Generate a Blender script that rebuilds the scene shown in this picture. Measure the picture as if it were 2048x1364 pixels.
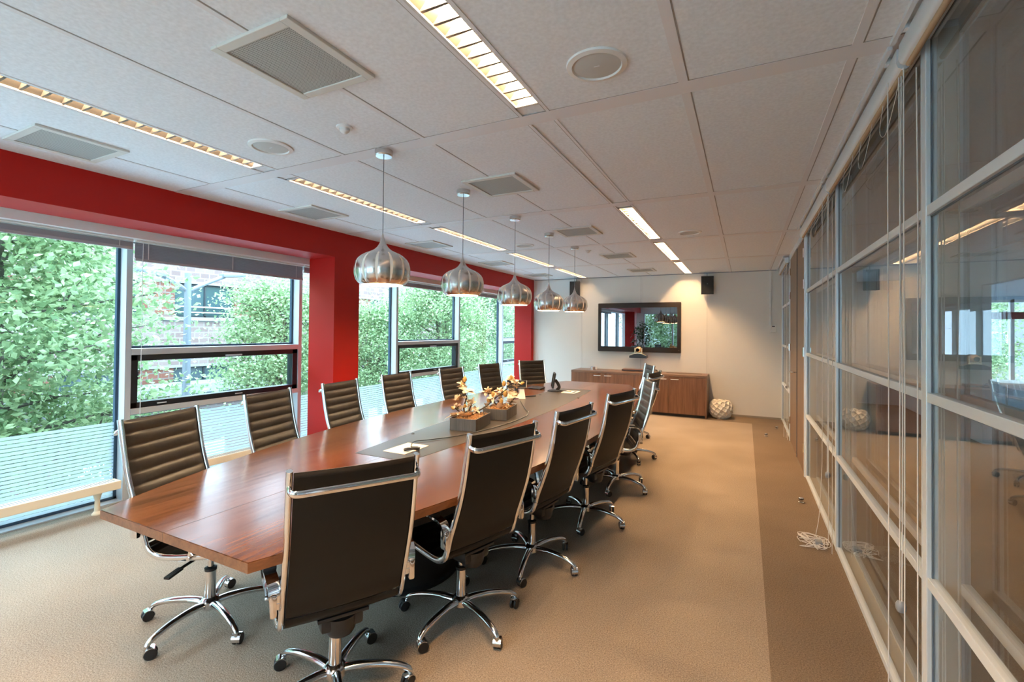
import bpy, bmesh, math, random
from mathutils import Vector, Matrix
random.seed(11)
PI = math.pi
for _o in list(bpy.data.objects):
    bpy.data.objects.remove(_o, do_unlink=True)
S = bpy.context.scene
COL = S.collection

# ------------------------------------------------------------------ camera, sky, exposure
cd = bpy.data.cameras.new('camera'); cam = bpy.data.objects.new('camera', cd); COL.objects.link(cam)
cd.sensor_fit = 'HORIZONTAL'; cd.sensor_width = 36; cd.lens = 941.233 / 2048 * 36
cd.shift_x = 0.004754; cd.shift_y = -0.016757; cd.clip_start = 0.02; cd.clip_end = 300
def cam_axes(yaw, pitch, roll):
    f = Vector((math.sin(yaw)*math.cos(pitch), math.cos(yaw)*math.cos(pitch), math.sin(pitch)))
    r = Vector((math.cos(yaw), -math.sin(yaw), 0)); u = r.cross(f)
    c, s = math.cos(roll), math.sin(roll)
    return c*r + s*u, -s*r + c*u, f
_r, _u, _f = cam_axes(math.radians(-26.8263), math.radians(.7474), math.radians(.5316))
cam.matrix_world = Matrix(((_r.x, _u.x, -_f.x, 0), (_r.y, _u.y, -_f.y, 0), (_r.z, _u.z, -_f.z, 1.55), (0, 0, 0, 1)))
S.camera = cam

W = bpy.data.worlds.new('sky'); S.world = W; W.use_nodes = True
_bg = W.node_tree.nodes['Background']
SKY = 3.3; _bg.inputs['Color'].default_value = (0.56, 0.79, 1.0, 1); _bg.inputs['Strength'].default_value = SKY
S.view_settings.view_transform = 'Standard'; S.view_settings.look = 'None'
S.view_settings.exposure = 2.36; S.view_settings.gamma = 1; S.view_settings.use_curve_mapping = False
S.cycles.max_bounces = 10; S.cycles.diffuse_bounces = 7; S.cycles.glossy_bounces = 5
S.cycles.transmission_bounces = 6; S.cycles.transparent_max_bounces = 24
S.cycles.caustics_reflective = False; S.cycles.caustics_refractive = False
S.cycles.sample_clamp_indirect = 6; S.cycles.use_denoising = True
TUBE_E = 150.0        # strip light tubes
BULB_W = 7.0         # pendant bulbs

# ------------------------------------------------------------------ helpers
class MB:
    """collects shapes; build() links them as ONE mesh object"""
    def __init__(s): s.v = []; s.f = []; s.m = []
    def add(s, vs, fs, mi=0):
        o = len(s.v); s.v += [tuple(p) for p in vs]
        for f in fs: s.f.append([i + o for i in f]); s.m.append(mi)
        return s
    def box(s, x0, x1, y0, y1, z0, z1, mi=0, c=0.0, M=None):
        bm = bmesh.new(); bmesh.ops.create_cube(bm, size=1)
        for v in bm.verts:
            v.co = Vector(((x0+x1)/2 + v.co.x*(x1-x0), (y0+y1)/2 + v.co.y*(y1-y0), (z0+z1)/2 + v.co.z*(z1-z0)))
        if c: bmesh.ops.bevel(bm, geom=bm.edges[:], offset=c, segments=2, affect='EDGES', profile=.6)
        return s.take(bm, mi, M)
    def take(s, bm, mi=0, M=None):
        bm.verts.index_update()
        vs = [(M @ v.co) if M else v.co.copy() for v in bm.verts]
        s.add(vs, [[v.index for v in f.verts] for f in bm.faces], mi); bm.free(); return s
    def sweep(s, pts, sec, mi=0, up=(0, 0, 1), closed=False, scale=None, cap=True):
        """sec: list of (a,b) section points, a along side, b along up-ish normal"""
        pts = [Vector(p) for p in pts]; n = len(pts); k = len(sec); vs = []; prev = None
        for i, p in enumerate(pts):
            if closed: t = pts[(i+1) % n] - pts[i-1]
            else: t = pts[min(i+1, n-1)] - pts[max(i-1, 0)]
            t.normalize()
            ref = Vector(up) if prev is None or up is not None and abs(t.dot(Vector(up))) < .98 else prev
            if abs(t.dot(ref)) > .98: ref = Vector((1, 0, 0)) if prev is None else prev
            side = t.cross(ref).normalized(); nn = side.cross(t).normalized(); prev = nn
            sc = scale[i] if scale else 1.0
            sa, sb = (sc if isinstance(sc, tuple) else (sc, sc))
            vs += [p + side*a*sa + nn*b*sb for a, b in sec]
        fs = []
        for i in range(n if closed else n-1):
            a, b = i*k, ((i+1) % n)*k
            for j in range(k): fs.append([a+j, a+(j+1) % k, b+(j+1) % k, b+j])
        if cap and not closed: fs += [list(range(k))[::-1], [(n-1)*k+j for j in range(k)]]
        return s.add(vs, fs, mi)
    def tube(s, pts, r, mi=0, n=10, closed=False, up=(0, 0, 1), scale=None):
        return s.sweep(pts, [(r*math.cos(2*PI*i/n), r*math.sin(2*PI*i/n)) for i in range(n)], mi, up, closed, scale)
    def cyl(s, x, y, z0, z1, r0, r1=None, mi=0, n=24):
        r1 = r0 if r1 is None else r1
        return s.lathe([(0, z0), (r0, z0), (r1, z1), (0, z1)], (x, y, 0), mi, n)
    def lathe(s, prof, c=(0, 0, 0), mi=0, n=32, fl=None, M=None):
        vs = []; idx = []
        for r, z in prof:
            if r < 1e-6:
                idx.append([len(vs)]); vs.append(Vector((0, 0, z)))
            else:
                idx.append(list(range(len(vs), len(vs)+n)))
                for j in range(n):
                    a = 2*PI*j/n; rr = r * (fl(a, z) if fl else 1); vs.append(Vector((rr*math.cos(a), rr*math.sin(a), z)))
        fs = []
        for a, b in zip(idx, idx[1:]):
            for j in range(n):
                k = (j+1) % n
                if len(a) == 1 and len(b) == 1: continue
                if len(a) == 1: fs.append([a[0], b[j], b[k]][::-1])
                elif len(b) == 1: fs.append([a[j], a[k], b[0]])
                else: fs.append([a[j], a[k], b[k], b[j]])
        vs = [(M @ v if M else v) + Vector(c) for v in vs]
        return s.add(vs, fs, mi)
    def ball(s, c, r, mi=0, n=16, sz=1.0):
        pr = [(r*math.sin(PI*i/(n//2)), -r*sz*math.cos(PI*i/(n//2))) for i in range(n//2+1)]
        pr[0] = (0, -r*sz); pr[-1] = (0, r*sz)
        return s.lathe(pr, c, mi, n)
    def prism(s, poly, z0, z1, mi=0):
        n = len(poly)
        return s.add([(x, y, z0) for x, y in poly] + [(x, y, z1) for x, y in poly],
                     [list(range(n))[::-1], list(range(n, 2*n))] + [[i, (i+1) % n, n+(i+1) % n, n+i] for i in range(n)], mi)
    def mesh(s, name, mats, smooth=True, angle=35):
        me = bpy.data.meshes.new(name); me.from_pydata(s.v, [], s.f); me.update()
        for m in (mats if isinstance(mats, (list, tuple)) else [mats]): me.materials.append(m)
        if any(s.m): me.polygons.foreach_set('material_index', s.m)
        if smooth:
            me.polygons.foreach_set('use_smooth', [True]*len(me.polygons)); me.set_sharp_from_angle(angle=math.radians(angle))
        return me
    def build(s, name, mats, parent=None, smooth=True, angle=35, loc=None, rot=None):
        o = bpy.data.objects.new(name, s.mesh(name, mats, smooth, angle)); COL.objects.link(o)
        if parent: o.parent = parent
        if loc: o.location = loc
        if rot: o.rotation_euler = rot
        return o

def tag(o, label, cat, group=None, kind=None):
    o['label'] = label; o['category'] = cat
    if group: o['group'] = group
    if kind: o['kind'] = kind
    return o
def thing(name, label, cat, loc=(0, 0, 0), rz=0.0, group=None):
    o = bpy.data.objects.new(name, None); COL.objects.link(o); o.location = loc; o.rotation_euler = (0, 0, rz)
    o.empty_display_size = .1
    return tag(o, label, cat, group)
def struct(o): o['kind'] = 'structure'; return o
def sgroup(name):
    o = bpy.data.objects.new(name, None); COL.objects.link(o); o.empty_display_size = .1; return struct(o)
def copy_tree(o, parent=None):
    c = o.copy(); COL.objects.link(c)
    if parent: c.parent = parent
    for ch in [k for k in o.children]: copy_tree(ch, c)
    return c
def smoothpath(pts, n=6):
    """Catmull-Rom through pts"""
    P = [Vector(p) for p in pts]; out = []
    for i in range(len(P)-1):
        a, b, c, d = P[max(i-1, 0)], P[i], P[i+1], P[min(i+2, len(P)-1)]
        for k in range(n):
            t = k/n
            out.append(.5*((2*b) + (c-a)*t + (2*a-5*b+4*c-d)*t*t + (3*b-a-3*c+d)*t**3))
    return out + [P[-1]]

# ------------------------------------------------------------------ materials
def new(name):
    m = bpy.data.materials.new(name); m.use_nodes = True
    nt = m.node_tree; return m, nt, nt.nodes['Principled BSDF']
def nd(nt, t, **kw):
    n = nt.nodes.new(t)
    for k, v in kw.items():
        if k in n.inputs: n.inputs[k].default_value = v
        else: setattr(n, k, v)
    return n
def ramp(nt, fac, stops):
    r = nt.nodes.new('ShaderNodeValToRGB')
    while len(r.color_ramp.elements) < len(stops): r.color_ramp.elements.new(.5)
    for e, (p, c) in zip(r.color_ramp.elements, stops): e.position = p; e.color = (*c, 1)
    nt.links.new(fac, r.inputs[0]); return r.outputs[0]
def coords(nt, scale=(1, 1, 1)):
    tc = nt.nodes.new('ShaderNodeTexCoord'); mp = nt.nodes.new('ShaderNodeMapping'); mp.inputs['Scale'].default_value = scale
    nt.links.new(tc.outputs['Object'], mp.inputs[0]); return mp.outputs[0]
def plain(name, col, rough=.5, metal=0.0, spec=.5, coat=0.0, emit=None, es=0.0, noise=0.0, nscale=30, bump=0.0):
    m, nt, b = new(name)
    b.inputs['Base Color'].default_value = (*col, 1); b.inputs['Roughness'].default_value = rough
    b.inputs['Metallic'].default_value = metal; b.inputs['Specular IOR Level'].default_value = spec
    b.inputs['Coat Weight'].default_value = coat
    if emit: b.inputs['Emission Color'].default_value = (*emit, 1); b.inputs['Emission Strength'].default_value = es
    if noise or bump:
        nz = nd(nt, 'ShaderNodeTexNoise', Scale=nscale, Detail=4.0); nt.links.new(coords(nt), nz.inputs['Vector'])
        if noise:
            lo = tuple(c*(1-noise) for c in col); hi = tuple(min(1, c*(1+noise)) for c in col)
            nt.links.new(ramp(nt, nz.outputs['Fac'], [(.3, lo), (.7, hi)]), b.inputs['Base Color'])
        if bump:
            bp = nd(nt, 'ShaderNodeBump', Strength=bump, Distance=.01); nt.links.new(nz.outputs['Fac'], bp.inputs['Height'])
            nt.links.new(bp.outputs[0], b.inputs['Normal'])
    return m
def carpet(name, dark, light):
    m, nt, b = new(name); co = coords(nt)
    n1 = nd(nt, 'ShaderNodeTexNoise', Scale=150.0, Detail=3.0, Roughness=.7); nt.links.new(co, n1.inputs['Vector'])
    n2 = nd(nt, 'ShaderNodeTexNoise', Scale=1.3, Detail=2.0); nt.links.new(co, n2.inputs['Vector'])
    mx = nd(nt, 'ShaderNodeMath', operation='MULTIPLY_ADD'); nt.links.new(n2.outputs['Fac'], mx.inputs[0])
    mx.inputs[1].default_value = .22; nt.links.new(n1.outputs['Fac'], mx.inputs[2])
    nt.links.new(ramp(nt, mx.outputs[0], [(.42, dark), (.80, light)]), b.inputs['Base Color'])
    b.inputs['Roughness'].default_value = .95; b.inputs['Specular IOR Level'].default_value = .08
    bp = nd(nt, 'ShaderNodeBump', Strength=.7, Distance=.006); nt.links.new(n1.outputs['Fac'], bp.inputs['Height']); nt.links.new(bp.outputs[0], b.inputs['Normal'])
    return m
def wood(name, stops, axis=1, rough=.25, coat=.0, sc=1.0):
    m, nt, b = new(name)
    s = [9*sc, 9*sc, 9*sc]; s[axis] = .55*sc
    n1 = nd(nt, 'ShaderNodeTexNoise', Scale=2.2, Detail=6.0, Roughness=.62, Distortion=.6); nt.links.new(coords(nt, s), n1.inputs['Vector'])
    s2 = [60*sc, 60*sc, 60*sc]; s2[axis] = 1.2*sc
    n2 = nd(nt, 'ShaderNodeTexNoise', Scale=2.0, Detail=3.0); nt.links.new(coords(nt, s2), n2.inputs['Vector'])
    mx = nd(nt, 'ShaderNodeMath', operation='MULTIPLY_ADD'); nt.links.new(n2.outputs['Fac'], mx.inputs[0]); mx.inputs[1].default_value = .3
    nt.links.new(n1.outputs['Fac'], mx.inputs[2])
    nt.links.new(ramp(nt, mx.outputs[0], stops), b.inputs['Base Color'])
    b.inputs['Roughness'].default_value = rough; b.inputs['Coat Weight'].default_value = coat; b.inputs['Coat Roughness'].default_value = .12
    return m
def glass(name, tint=(1, 1, 1), ior=1.5, rough=0.0):
    m, nt, b = new(name); nt.nodes.remove(b); out = nt.nodes['Material Output']
    tr = nd(nt, 'ShaderNodeBsdfTransparent', Color=(*tint, 1)); gl = nd(nt, 'ShaderNodeBsdfGlossy', Roughness=rough)
    fr = nd(nt, 'ShaderNodeFresnel', IOR=ior); mx = nt.nodes.new('ShaderNodeMixShader')
    gm = nt.nodes.new('ShaderNodeNewGeometry'); ml = nd(nt, 'ShaderNodeMath', operation='MULTIPLY_ADD')     # only the face met first reflects
    nt.links.new(gm.outputs['Backfacing'], ml.inputs[0]); ml.inputs[1].default_value = -1; ml.inputs[2].default_value = 1
    m3 = nd(nt, 'ShaderNodeMath', operation='MULTIPLY'); nt.links.new(ml.outputs[0], m3.inputs[0]); nt.links.new(fr.outputs[0], m3.inputs[1])
    nt.links.new(m3.outputs[0], mx.inputs[0]); nt.links.new(tr.outputs[0], mx.inputs[1]); nt.links.new(gl.outputs[0], mx.inputs[2])
    nt.links.new(mx.outputs[0], out.inputs[0]); return m
def film(name, col, alpha):
    m, nt, b = new(name); nt.nodes.remove(b); out = nt.nodes['Material Output']
    tr = nt.nodes.new('ShaderNodeBsdfTransparent'); df = nd(nt, 'ShaderNodeBsdfDiffuse', Color=(*col, 1)); tl = nd(nt, 'ShaderNodeBsdfTranslucent', Color=(*col, 1))
    a = nt.nodes.new('ShaderNodeAddShader'); mx = nt.nodes.new('ShaderNodeMixShader'); mx.inputs[0].default_value = .62
    nt.links.new(df.outputs[0], mx.inputs[1]); nt.links.new(tl.outputs[0], mx.inputs[2])
    m2 = nt.nodes.new('ShaderNodeMixShader'); m2.inputs[0].default_value = alpha
    nt.links.new(tr.outputs[0], m2.inputs[1]); nt.links.new(mx.outputs[0], m2.inputs[2]); nt.links.new(m2.outputs[0], out.inputs[0]); nt.nodes.remove(a)
    return m
def leaf(name, c0, c1, tl=.45):
    m, nt, b = new(name); out = nt.nodes['Material Output']
    gi = nt.nodes.new('ShaderNodeNewGeometry')
    col = ramp(nt, gi.outputs['Random Per Island'], [(0, c0), (1, c1)])
    nt.links.new(col, b.inputs['Base Color']); b.inputs['Roughness'].default_value = .55
    t = nt.nodes.new('ShaderNodeBsdfTranslucent'); nt.links.new(col, t.inputs['Color'])
    mx = nt.nodes.new('ShaderNodeMixShader'); mx.inputs[0].default_value = tl
    nt.links.new(b.outputs[0], mx.inputs[1]); nt.links.new(t.outputs[0], mx.inputs[2]); nt.links.new(mx.outputs[0], out.inputs[0]); return m
def brick(name, c1, c2, mortar, sc):
    m, nt, b = new(name)
    tc = nt.nodes.new('ShaderNodeTexCoord'); sx = nt.nodes.new('ShaderNodeSeparateXYZ'); cx = nt.nodes.new('ShaderNodeCombineXYZ')
    nt.links.new(tc.outputs['Object'], sx.inputs[0]); nt.links.new(sx.outputs[1], cx.inputs[0]); nt.links.new(sx.outputs[2], cx.inputs[1])
    bk = nd(nt, 'ShaderNodeTexBrick', Scale=sc, Color1=(*c1, 1), Color2=(*c2, 1), Mortar=(*mortar, 1)); bk.inputs['Mortar Size'].default_value = .03
    bk.inputs['Row Height'].default_value = .3
    nt.links.new(cx.outputs[0], bk.inputs['Vector']); nt.links.new(bk.outputs['Color'], b.inputs['Base Color']); b.inputs['Roughness'].default_value = .9
    return m
def perforated(name, col, hole, pitch):
    m, nt, b = new(name); co = coords(nt, (1/pitch, 1/pitch, 1)); sx = nt.nodes.new('ShaderNodeSeparateXYZ'); nt.links.new(co, sx.inputs[0])
    ds = []
    for k in (0, 1):
        fr = nd(nt, 'ShaderNodeMath', operation='FRACT'); nt.links.new(sx.outputs[k], fr.inputs[0])
        sb = nd(nt, 'ShaderNodeMath', operation='SUBTRACT'); nt.links.new(fr.outputs[0], sb.inputs[0]); sb.inputs[1].default_value = .5
        sq = nd(nt, 'ShaderNodeMath', operation='POWER'); nt.links.new(sb.outputs[0], sq.inputs[0]); sq.inputs[1].default_value = 2; ds.append(sq)
    ad = nd(nt, 'ShaderNodeMath', operation='ADD'); nt.links.new(ds[0].outputs[0], ad.inputs[0]); nt.links.new(ds[1].outputs[0], ad.inputs[1])
    nt.links.new(ramp(nt, ad.outputs[0], [(.06, hole), (.10, col)]), b.inputs['Base Color']); b.inputs['Roughness'].default_value = .6
    return m

M = {}
M['carpet'] = carpet('carpet', (.20, .155, .115), (.475, .39, .31))
M['carpet_dark'] = carpet('carpet_border', (.12, .087, .06), (.30, .23, .17))
M['tile'] = plain('ceiling_tile', (.80, .85, .895), .9, spec=.1, noise=.06, nscale=60)
M['bar'] = plain('ceiling_bar', (.76, .77, .80), .5)
M['red'] = plain('red_paint', (.42, .006, .002), .5, spec=.32)
M['white_wall'] = plain('white_panel', (.74, .72, .68), .55, spec=.3)
M['white'] = plain('white_enamel', (.78, .78, .76), .4)
M['alu'] = plain('window_aluminium', (.62, .65, .68), .42, .35)
M['alu_side'] = plain('window_gasket', (.02, .05, .09), .5)
M['sash'] = plain('black_sash', (.008, .011, .016), .35)
M['glass'] = glass('window_glass', (.95, .985, .97), 1.45)
M['pglass'] = glass('partition_glass', (.94, .95, .95), 2.25)
M['frost'] = film('frosted_film', (.62, .70, .74), .90)
M['blind'] = plain('blind_slat', (.36, .35, .38), .5, .0)
M['blind_b'] = plain('blind_rail', (.40, .37, .38), .45)
M['cream'] = plain('radiator_cream', (.80, .68, .50), .45)
M['silver'] = plain('partition_profile', (.72, .79, .85), .35, .25)
M['reveal'] = plain('partition_liner', (.62, .60, .55), .6)
M['roller'] = plain('roll_warm_light', (.50, .37, .24), .8)  # brown paints in the warm light on the cassette underside
M['cord'] = plain('white_cord', (.72, .69, .66), .7)
M['greyplastic'] = plain('grey_plastic', (.25, .27, .30), .35)
M['door'] = wood('door_wood', [(.3, (.12, .075, .046)), (.9, (.235, .155, .10))], 2, .4)
M['walnut'] = wood('walnut_top', [(.36, (.022, .008, .004)), (.50, (.060, .021, .0085)), (.66, (.115, .042, .015)), (.90, (.165, .066, .025))], 1, .19, .05)
M['walnut_edge'] = wood('walnut_edge', [(.35, (.10, .035, .014)), (.9, (.30, .125, .055))], 1, .35, 0)
M['inlay'] = plain('taupe_inlay', (.048, .039, .033), .36)
M['sbwood'] = wood('sideboard_wood', [(.35, (.075, .030, .014)), (.6, (.17, .075, .036)), (.95, (.27, .13, .068))], 2, .38, 0)
M['sbtop'] = wood('sideboard_top', [(.35, (.09, .045, .026)), (.9, (.28, .16, .10))], 0, .35, 0)
M['black'] = plain('black_plastic', (.012, .012, .013), .4)
M['blackmat'] = plain('black_laminate', (.006, .006, .007), .55)
M['leather'] = plain('black_leather', (.0135, .0102, .0077), .36, spec=.5, bump=.25, nscale=14)
M['leather_back'] = plain('smooth_leather', (.0115, .0088, .0070), .5, spec=.3, bump=.08, nscale=9)
M['piping'] = plain('leather_edge', (.012, .010, .009), .4)
M['chrome'] = plain('chrome', (.82, .82, .83), .07, 1.0)
M['dkchrome'] = plain('polished_base', (.70, .71, .73), .13, 1.0)
M['brushed'] = plain('brushed_aluminium', (.66, .655, .65), .27, 1.0)
M['inner'] = plain('shade_inside', (.95, .90, .82), .6)
M['bulb'] = plain('bulb', (1, .9, .75), .5, emit=(1.0, .80, .52), es=22)
M['tube'] = plain('strip_tube', (1, .95, .9), .5, emit=(1.0, .62, .31), es=TUBE_E)
M['tube_dim'] = plain('strip_tube_dimmed', (1, .95, .9), .5, emit=(1.0, .68, .40), es=TUBE_E*.30)
M['louvre'] = plain('louvre_metal', (.075, .073, .07), .4)
M['lamp_frame'] = plain('lamp_frame', (.62, .61, .60), .4)
M['grille'] = perforated('perforated_grille', (.46, .47, .44), (.10, .105, .10), .0085)
M['ventframe'] = plain('vent_frame', (.66, .65, .60), .5)
M['spk'] = plain('speaker_grille', (.56, .58, .57), .7)
M['screen'] = plain('tv_screen', (.22, .235, .25), .015, 1.0)
M['tvframe'] = plain('tv_bezel', (.020, .013, .010), .3)
M['gold'] = plain('camera_shell', (.80, .62, .40), .3, .8)
M['lens'] = plain('lens', (.01, .01, .012), .05)
M['ceramic'] = plain('white_ceramic', (.74, .70, .62), .55)
M['slate'] = wood('slate_wood', [(.3, (.035, .033, .033)), (.9, (.13, .122, .12))], 2, .7, 0, 1.6)
M['straw'] = plain('straw', (.46, .24, .09), .8, noise=.5, nscale=120)
M['petal'] = plain('petal', (.70, .55, .38), .6, noise=.18, nscale=25)
M['bud'] = plain('bud', (.50, .28, .07), .6, noise=.3, nscale=30)
M['twig'] = plain('twig', (.075, .048, .030), .8)
M['pale'] = plain('pale_stand', (.78, .70, .60), .5)
M['leaf_a'] = leaf('leaf_a', (.12, .21, .085), (.45, .55, .30))
M['leaf_b'] = leaf('leaf_b', (.13, .27, .10), (.42, .58, .28))
M['leaf_in'] = leaf('leaf_indoor', (.015, .05, .02), (.05, .13, .05), .25)
M['bark'] = plain('bark', (.10, .085, .07), .9, noise=.3)
M['brick'] = brick('brick_facade', (.130, .082, .074), (.185, .130, .118), (.20, .18, .175), 1.35)
M['brick_red'] = brick('brick_pier', (.12, .038, .024), (.16, .058, .036), (.14, .11, .10), 1.35)
M['concrete'] = plain('pale_concrete', (.20, .20, .205), .8)
M['dkglass'] = plain('facade_glass', (.035, .06, .07), .06, spec=.8)
M['steel_lamp'] = plain('grey_lamp_post', (.15, .165, .19), .45, .1)
M['asphalt'] = plain('pavement', (.55, .57, .60), .9, noise=.2, nscale=3)
M['grey_wall'] = plain('corridor_grey', (.50, .48, .46), .7)
M['blue_wall'] = plain('office_panel', (.50, .60, .70), .6)
M['curtain'] = plain('dark_red_panel', (.16, .03, .025), .6)
M['pgasket'] = plain('partition_gasket', (.12, .15, .19), .5)
M['wallseam'] = plain('wall_joint', (.52, .50, .47), .6)
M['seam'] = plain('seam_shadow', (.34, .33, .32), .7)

# ================================================================== the room
H = 2.67
MODY = [-1.445, .415, 2.275, 4.14, 6.0, 7.85, 9.71]          # ceiling band centres
mb = MB()
mb.box(-5.06, .107, -2.6, 9.02, -.12, 0, 0)
for b in ((.107, 3.0, -2.6, 9.66), (-5.06, .107, 9.02, 9.66)): mb.box(*b, -.12, 0, 1)
struct(mb.build('floor', [M['carpet'], M['carpet_dark']], smooth=False))

LX, RX, LW = -3.105, -1.045, .15
lamp_rows = []
for r, x0 in enumerate((LX, RX)):
    for k in range(len(MODY)-1):
        y0, y1 = MODY[k]+.125, MODY[k+1]-.145
        lamp_rows.append((r, k, x0, y0, y1))
mb = MB()
for x0, x1 in ((-4.63, LX), (LX+LW, RX), (RX+LW, .72)): mb.box(x0, x1, -2.6, 9.66, H, H+.03)
lit = [(r, k, x0, a, b) for r, k, x0, a, b in lamp_rows if not (r == 1 and k == 2)]
for x0 in (LX, RX):
    ys = [-2.6]
    for r, k, xx, a, b in lit:
        if xx == x0: ys += [a, b]
    ys.append(9.66)
    for a, b in zip(ys[::2], ys[1::2]): mb.box(x0, x0+LW, a, b, H+.004, H+.03)
struct(mb.build('ceiling', M['tile'], smooth=False))
mb = MB()
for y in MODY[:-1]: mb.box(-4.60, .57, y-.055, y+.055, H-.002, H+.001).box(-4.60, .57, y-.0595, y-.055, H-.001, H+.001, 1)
struct(mb.build('trim_1', [M['bar'], M['seam']], smooth=False))
mb = MB()
for x, w in ((-3.74, .022), (-2.32, .026), (-1.69, .026), (-.25, .04), (.385, .034)):
    for a, b in zip(MODY[:-1], MODY[1:]):
        mb.box(x-w/2, x+w/2, a+.055, min(b-.055, 9.66), H-.0025, H+.001, 0)
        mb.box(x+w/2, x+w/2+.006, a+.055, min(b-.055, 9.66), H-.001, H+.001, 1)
for x in (LX, LX+LW, RX, RX+LW):
    for a, b in zip(MODY[:-1], MODY[1:]):
        mb.box(x-.012, x+.004, a+.055, min(b-.055, 9.66), H-.004, H+.002, 0)
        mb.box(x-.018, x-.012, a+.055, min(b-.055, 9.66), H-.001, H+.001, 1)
struct(mb.build('trim_2', [M['bar'], M['seam']], smooth=False))
struct(MB().box(-5.3, 7.5, -3, 13.5, 3.0, 3.3).box(-5.25, -4.94, -2.8, 13, 2.40, 3.0).build('wall_roof_light_block', M['concrete'], smooth=False))  # unseen roof and fascia, added to block sky light from above

# ---- red window wall: lintel, piers, white pelmet
mb = MB(); mb.box(-4.63, -4.22, -2.6, 9.66, 2.375, 3.0)
for a, b in ((-1.67, -1.28), (3.93, 4.32), (9.52, 9.66)): mb.box(-4.63, -4.22, a, b, 0, 2.375)
struct(mb.build('wall_left', M['red'], smooth=False))
struct(MB().box(-4.94, -4.70, -2.6, 9.66, 2.314, 2.42).build('trim_3', plain('pelmet_white', (.9, .9, .88), .6), smooth=False))
# ---- curtain wall, one window per bay
MU = [-1.41, .41, 2.23, 4.05, 5.87, 7.69, 9.51, 11.33]
for i in range(len(MU)-1):
    y0, y1 = MU[i]+.025, MU[i+1]-.025
    win = sgroup('window_%d' % (i+1))
    MB().box(-5.06, -4.92, y0-.05, y0, 0, 2.42, c=.004).build('mullion', M['alu'], win, smooth=False)
    MB().box(-5.06, -4.92, y0, y1, -.03, .010).box(-5.06, -4.92, y0, y1, 2.34, 2.42).build('rail', M['alu'], win, smooth=False)
    hop = i in (2, 4, 6)
    zs = [(.012, 2.34)] if not hop else [(.012, .755), (1.35, 2.34)]
    gk, pn = MB(), MB()
    for a, b in zs:
        pn.box(-5.044, -5.036, y0, y1, a, b)
        for g in ((y0, y0+.022, a, b), (y1-.022, y1, a, b), (y0, y1, a, a+.02), (y0, y1, b-.02, b)): gk.box(-5.058, -5.022, *g)
    gk.build('gasket', M['alu_side'], win, smooth=False); pn.build('pane', M['glass'], win, smooth=False)
    fr = MB(); z = .030
    while z < .70:
        fr.box(-5.0350, -5.0335, y0+.022, y1-.022, z, z+.0240 if z > .2 else z+.0275); z += .0305
    fr.build('frosted_stripes', M['frost'], win, smooth=False)
    if hop:
        MB().box(-5.06, -4.92, y0, y1, 1.292, 1.35, c=.004).box(-5.06, -4.92, y0, y1, .755, .808, c=.004).build('transom', M['alu'], win, smooth=False)
        sf = MB()
        for g in ((y0, y0+.06, .808, 1.292), (y1-.07, y1, .808, 1.292), (y0, y1, .808, .862), (y0, y1, 1.236, 1.292)): sf.box(-5.03, -4.935, *g, c=.005)
        s = sf.build('sash', M['sash'], win, smooth=False)
        MB().box(-5.0, -4.99, y0+.05, y1-.06, .85, 1.25).build('sash_pane', M['glass'], s, smooth=False)
        hb = MB().box(-4.936, -4.918, (y0+y1)/2-.02, (y0+y1)/2+.16, 1.245, 1.262, c=.004)
        for yy in (y0+.22, y0+.98): hb.box(-4.936, -4.925, yy, yy+.08, .828, .838, c=.002)
        hb.build('sash_latch', M['silver'], s, smooth=False)

# ---- venetian blinds at the window heads
def blind(y0, y1, bottom, label):
    t = thing('venetian_blind', label, 'blind', (-4.8, (y0+y1)/2, 2.3), 0, 'venetian blinds at the window heads')
    h = (y1-y0)/2
    MB().box(-.022, .022, -h, h, -.004, .012, c=.003).build('headrail', M['white'], t, smooth=False)
    low = bottom < 2.2; sl = MB(); n = 10 if low else 22; zb = bottom + .024 - 2.3
    for k in range(n):
        z = -.008 + (k+.5)/n*(zb+.008)
        a = .80 if low else .25
        R = Matrix.Translation((0, 0, z)) @ Matrix.Rotation(a, 4, 'Y')
        sl.box(-.0125, .0125, -h, h, -.0007, .0007, M=R)
    sl.build('slats', M['blind'], t, smooth=False)
    MB().box(-.013, .013, -h, h, bottom-2.3, bottom-2.3+.024, c=.004).build('bottom_rail', M['blind_b'], t, smooth=False)
    for yy in (-h+.10, 0, h-.10): MB().box(.0140, .0152, yy-.003, yy+.003, bottom-2.3+.02, 0).build('ladder_cord', M['cord'], t, smooth=False)
    if bottom < 2.2: MB().tube([(.03, -h+.05, -.01), (.03, -h+.05, -1.55)], .0025, n=6).build('wand', M['cord'], t)
    return t
blind(.40, 2.19, 2.224, 'raised grey venetian blind over the full-height window, leftmost in view')
blind(2.21, 3.97, 2.130, 'grey venetian blind let down lowest, above the black sash behind the two nearest window-side chairs')
blind(3.99, 5.82, 2.224, 'raised grey venetian blind half hidden behind the red pillar')
blind(5.84, 7.64, 2.224, 'raised grey venetian blind above the black sash beyond the red pillar')
blind(7.66, 9.46, 2.224, 'raised grey venetian blind in the window next to the far corner pillar')

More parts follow.
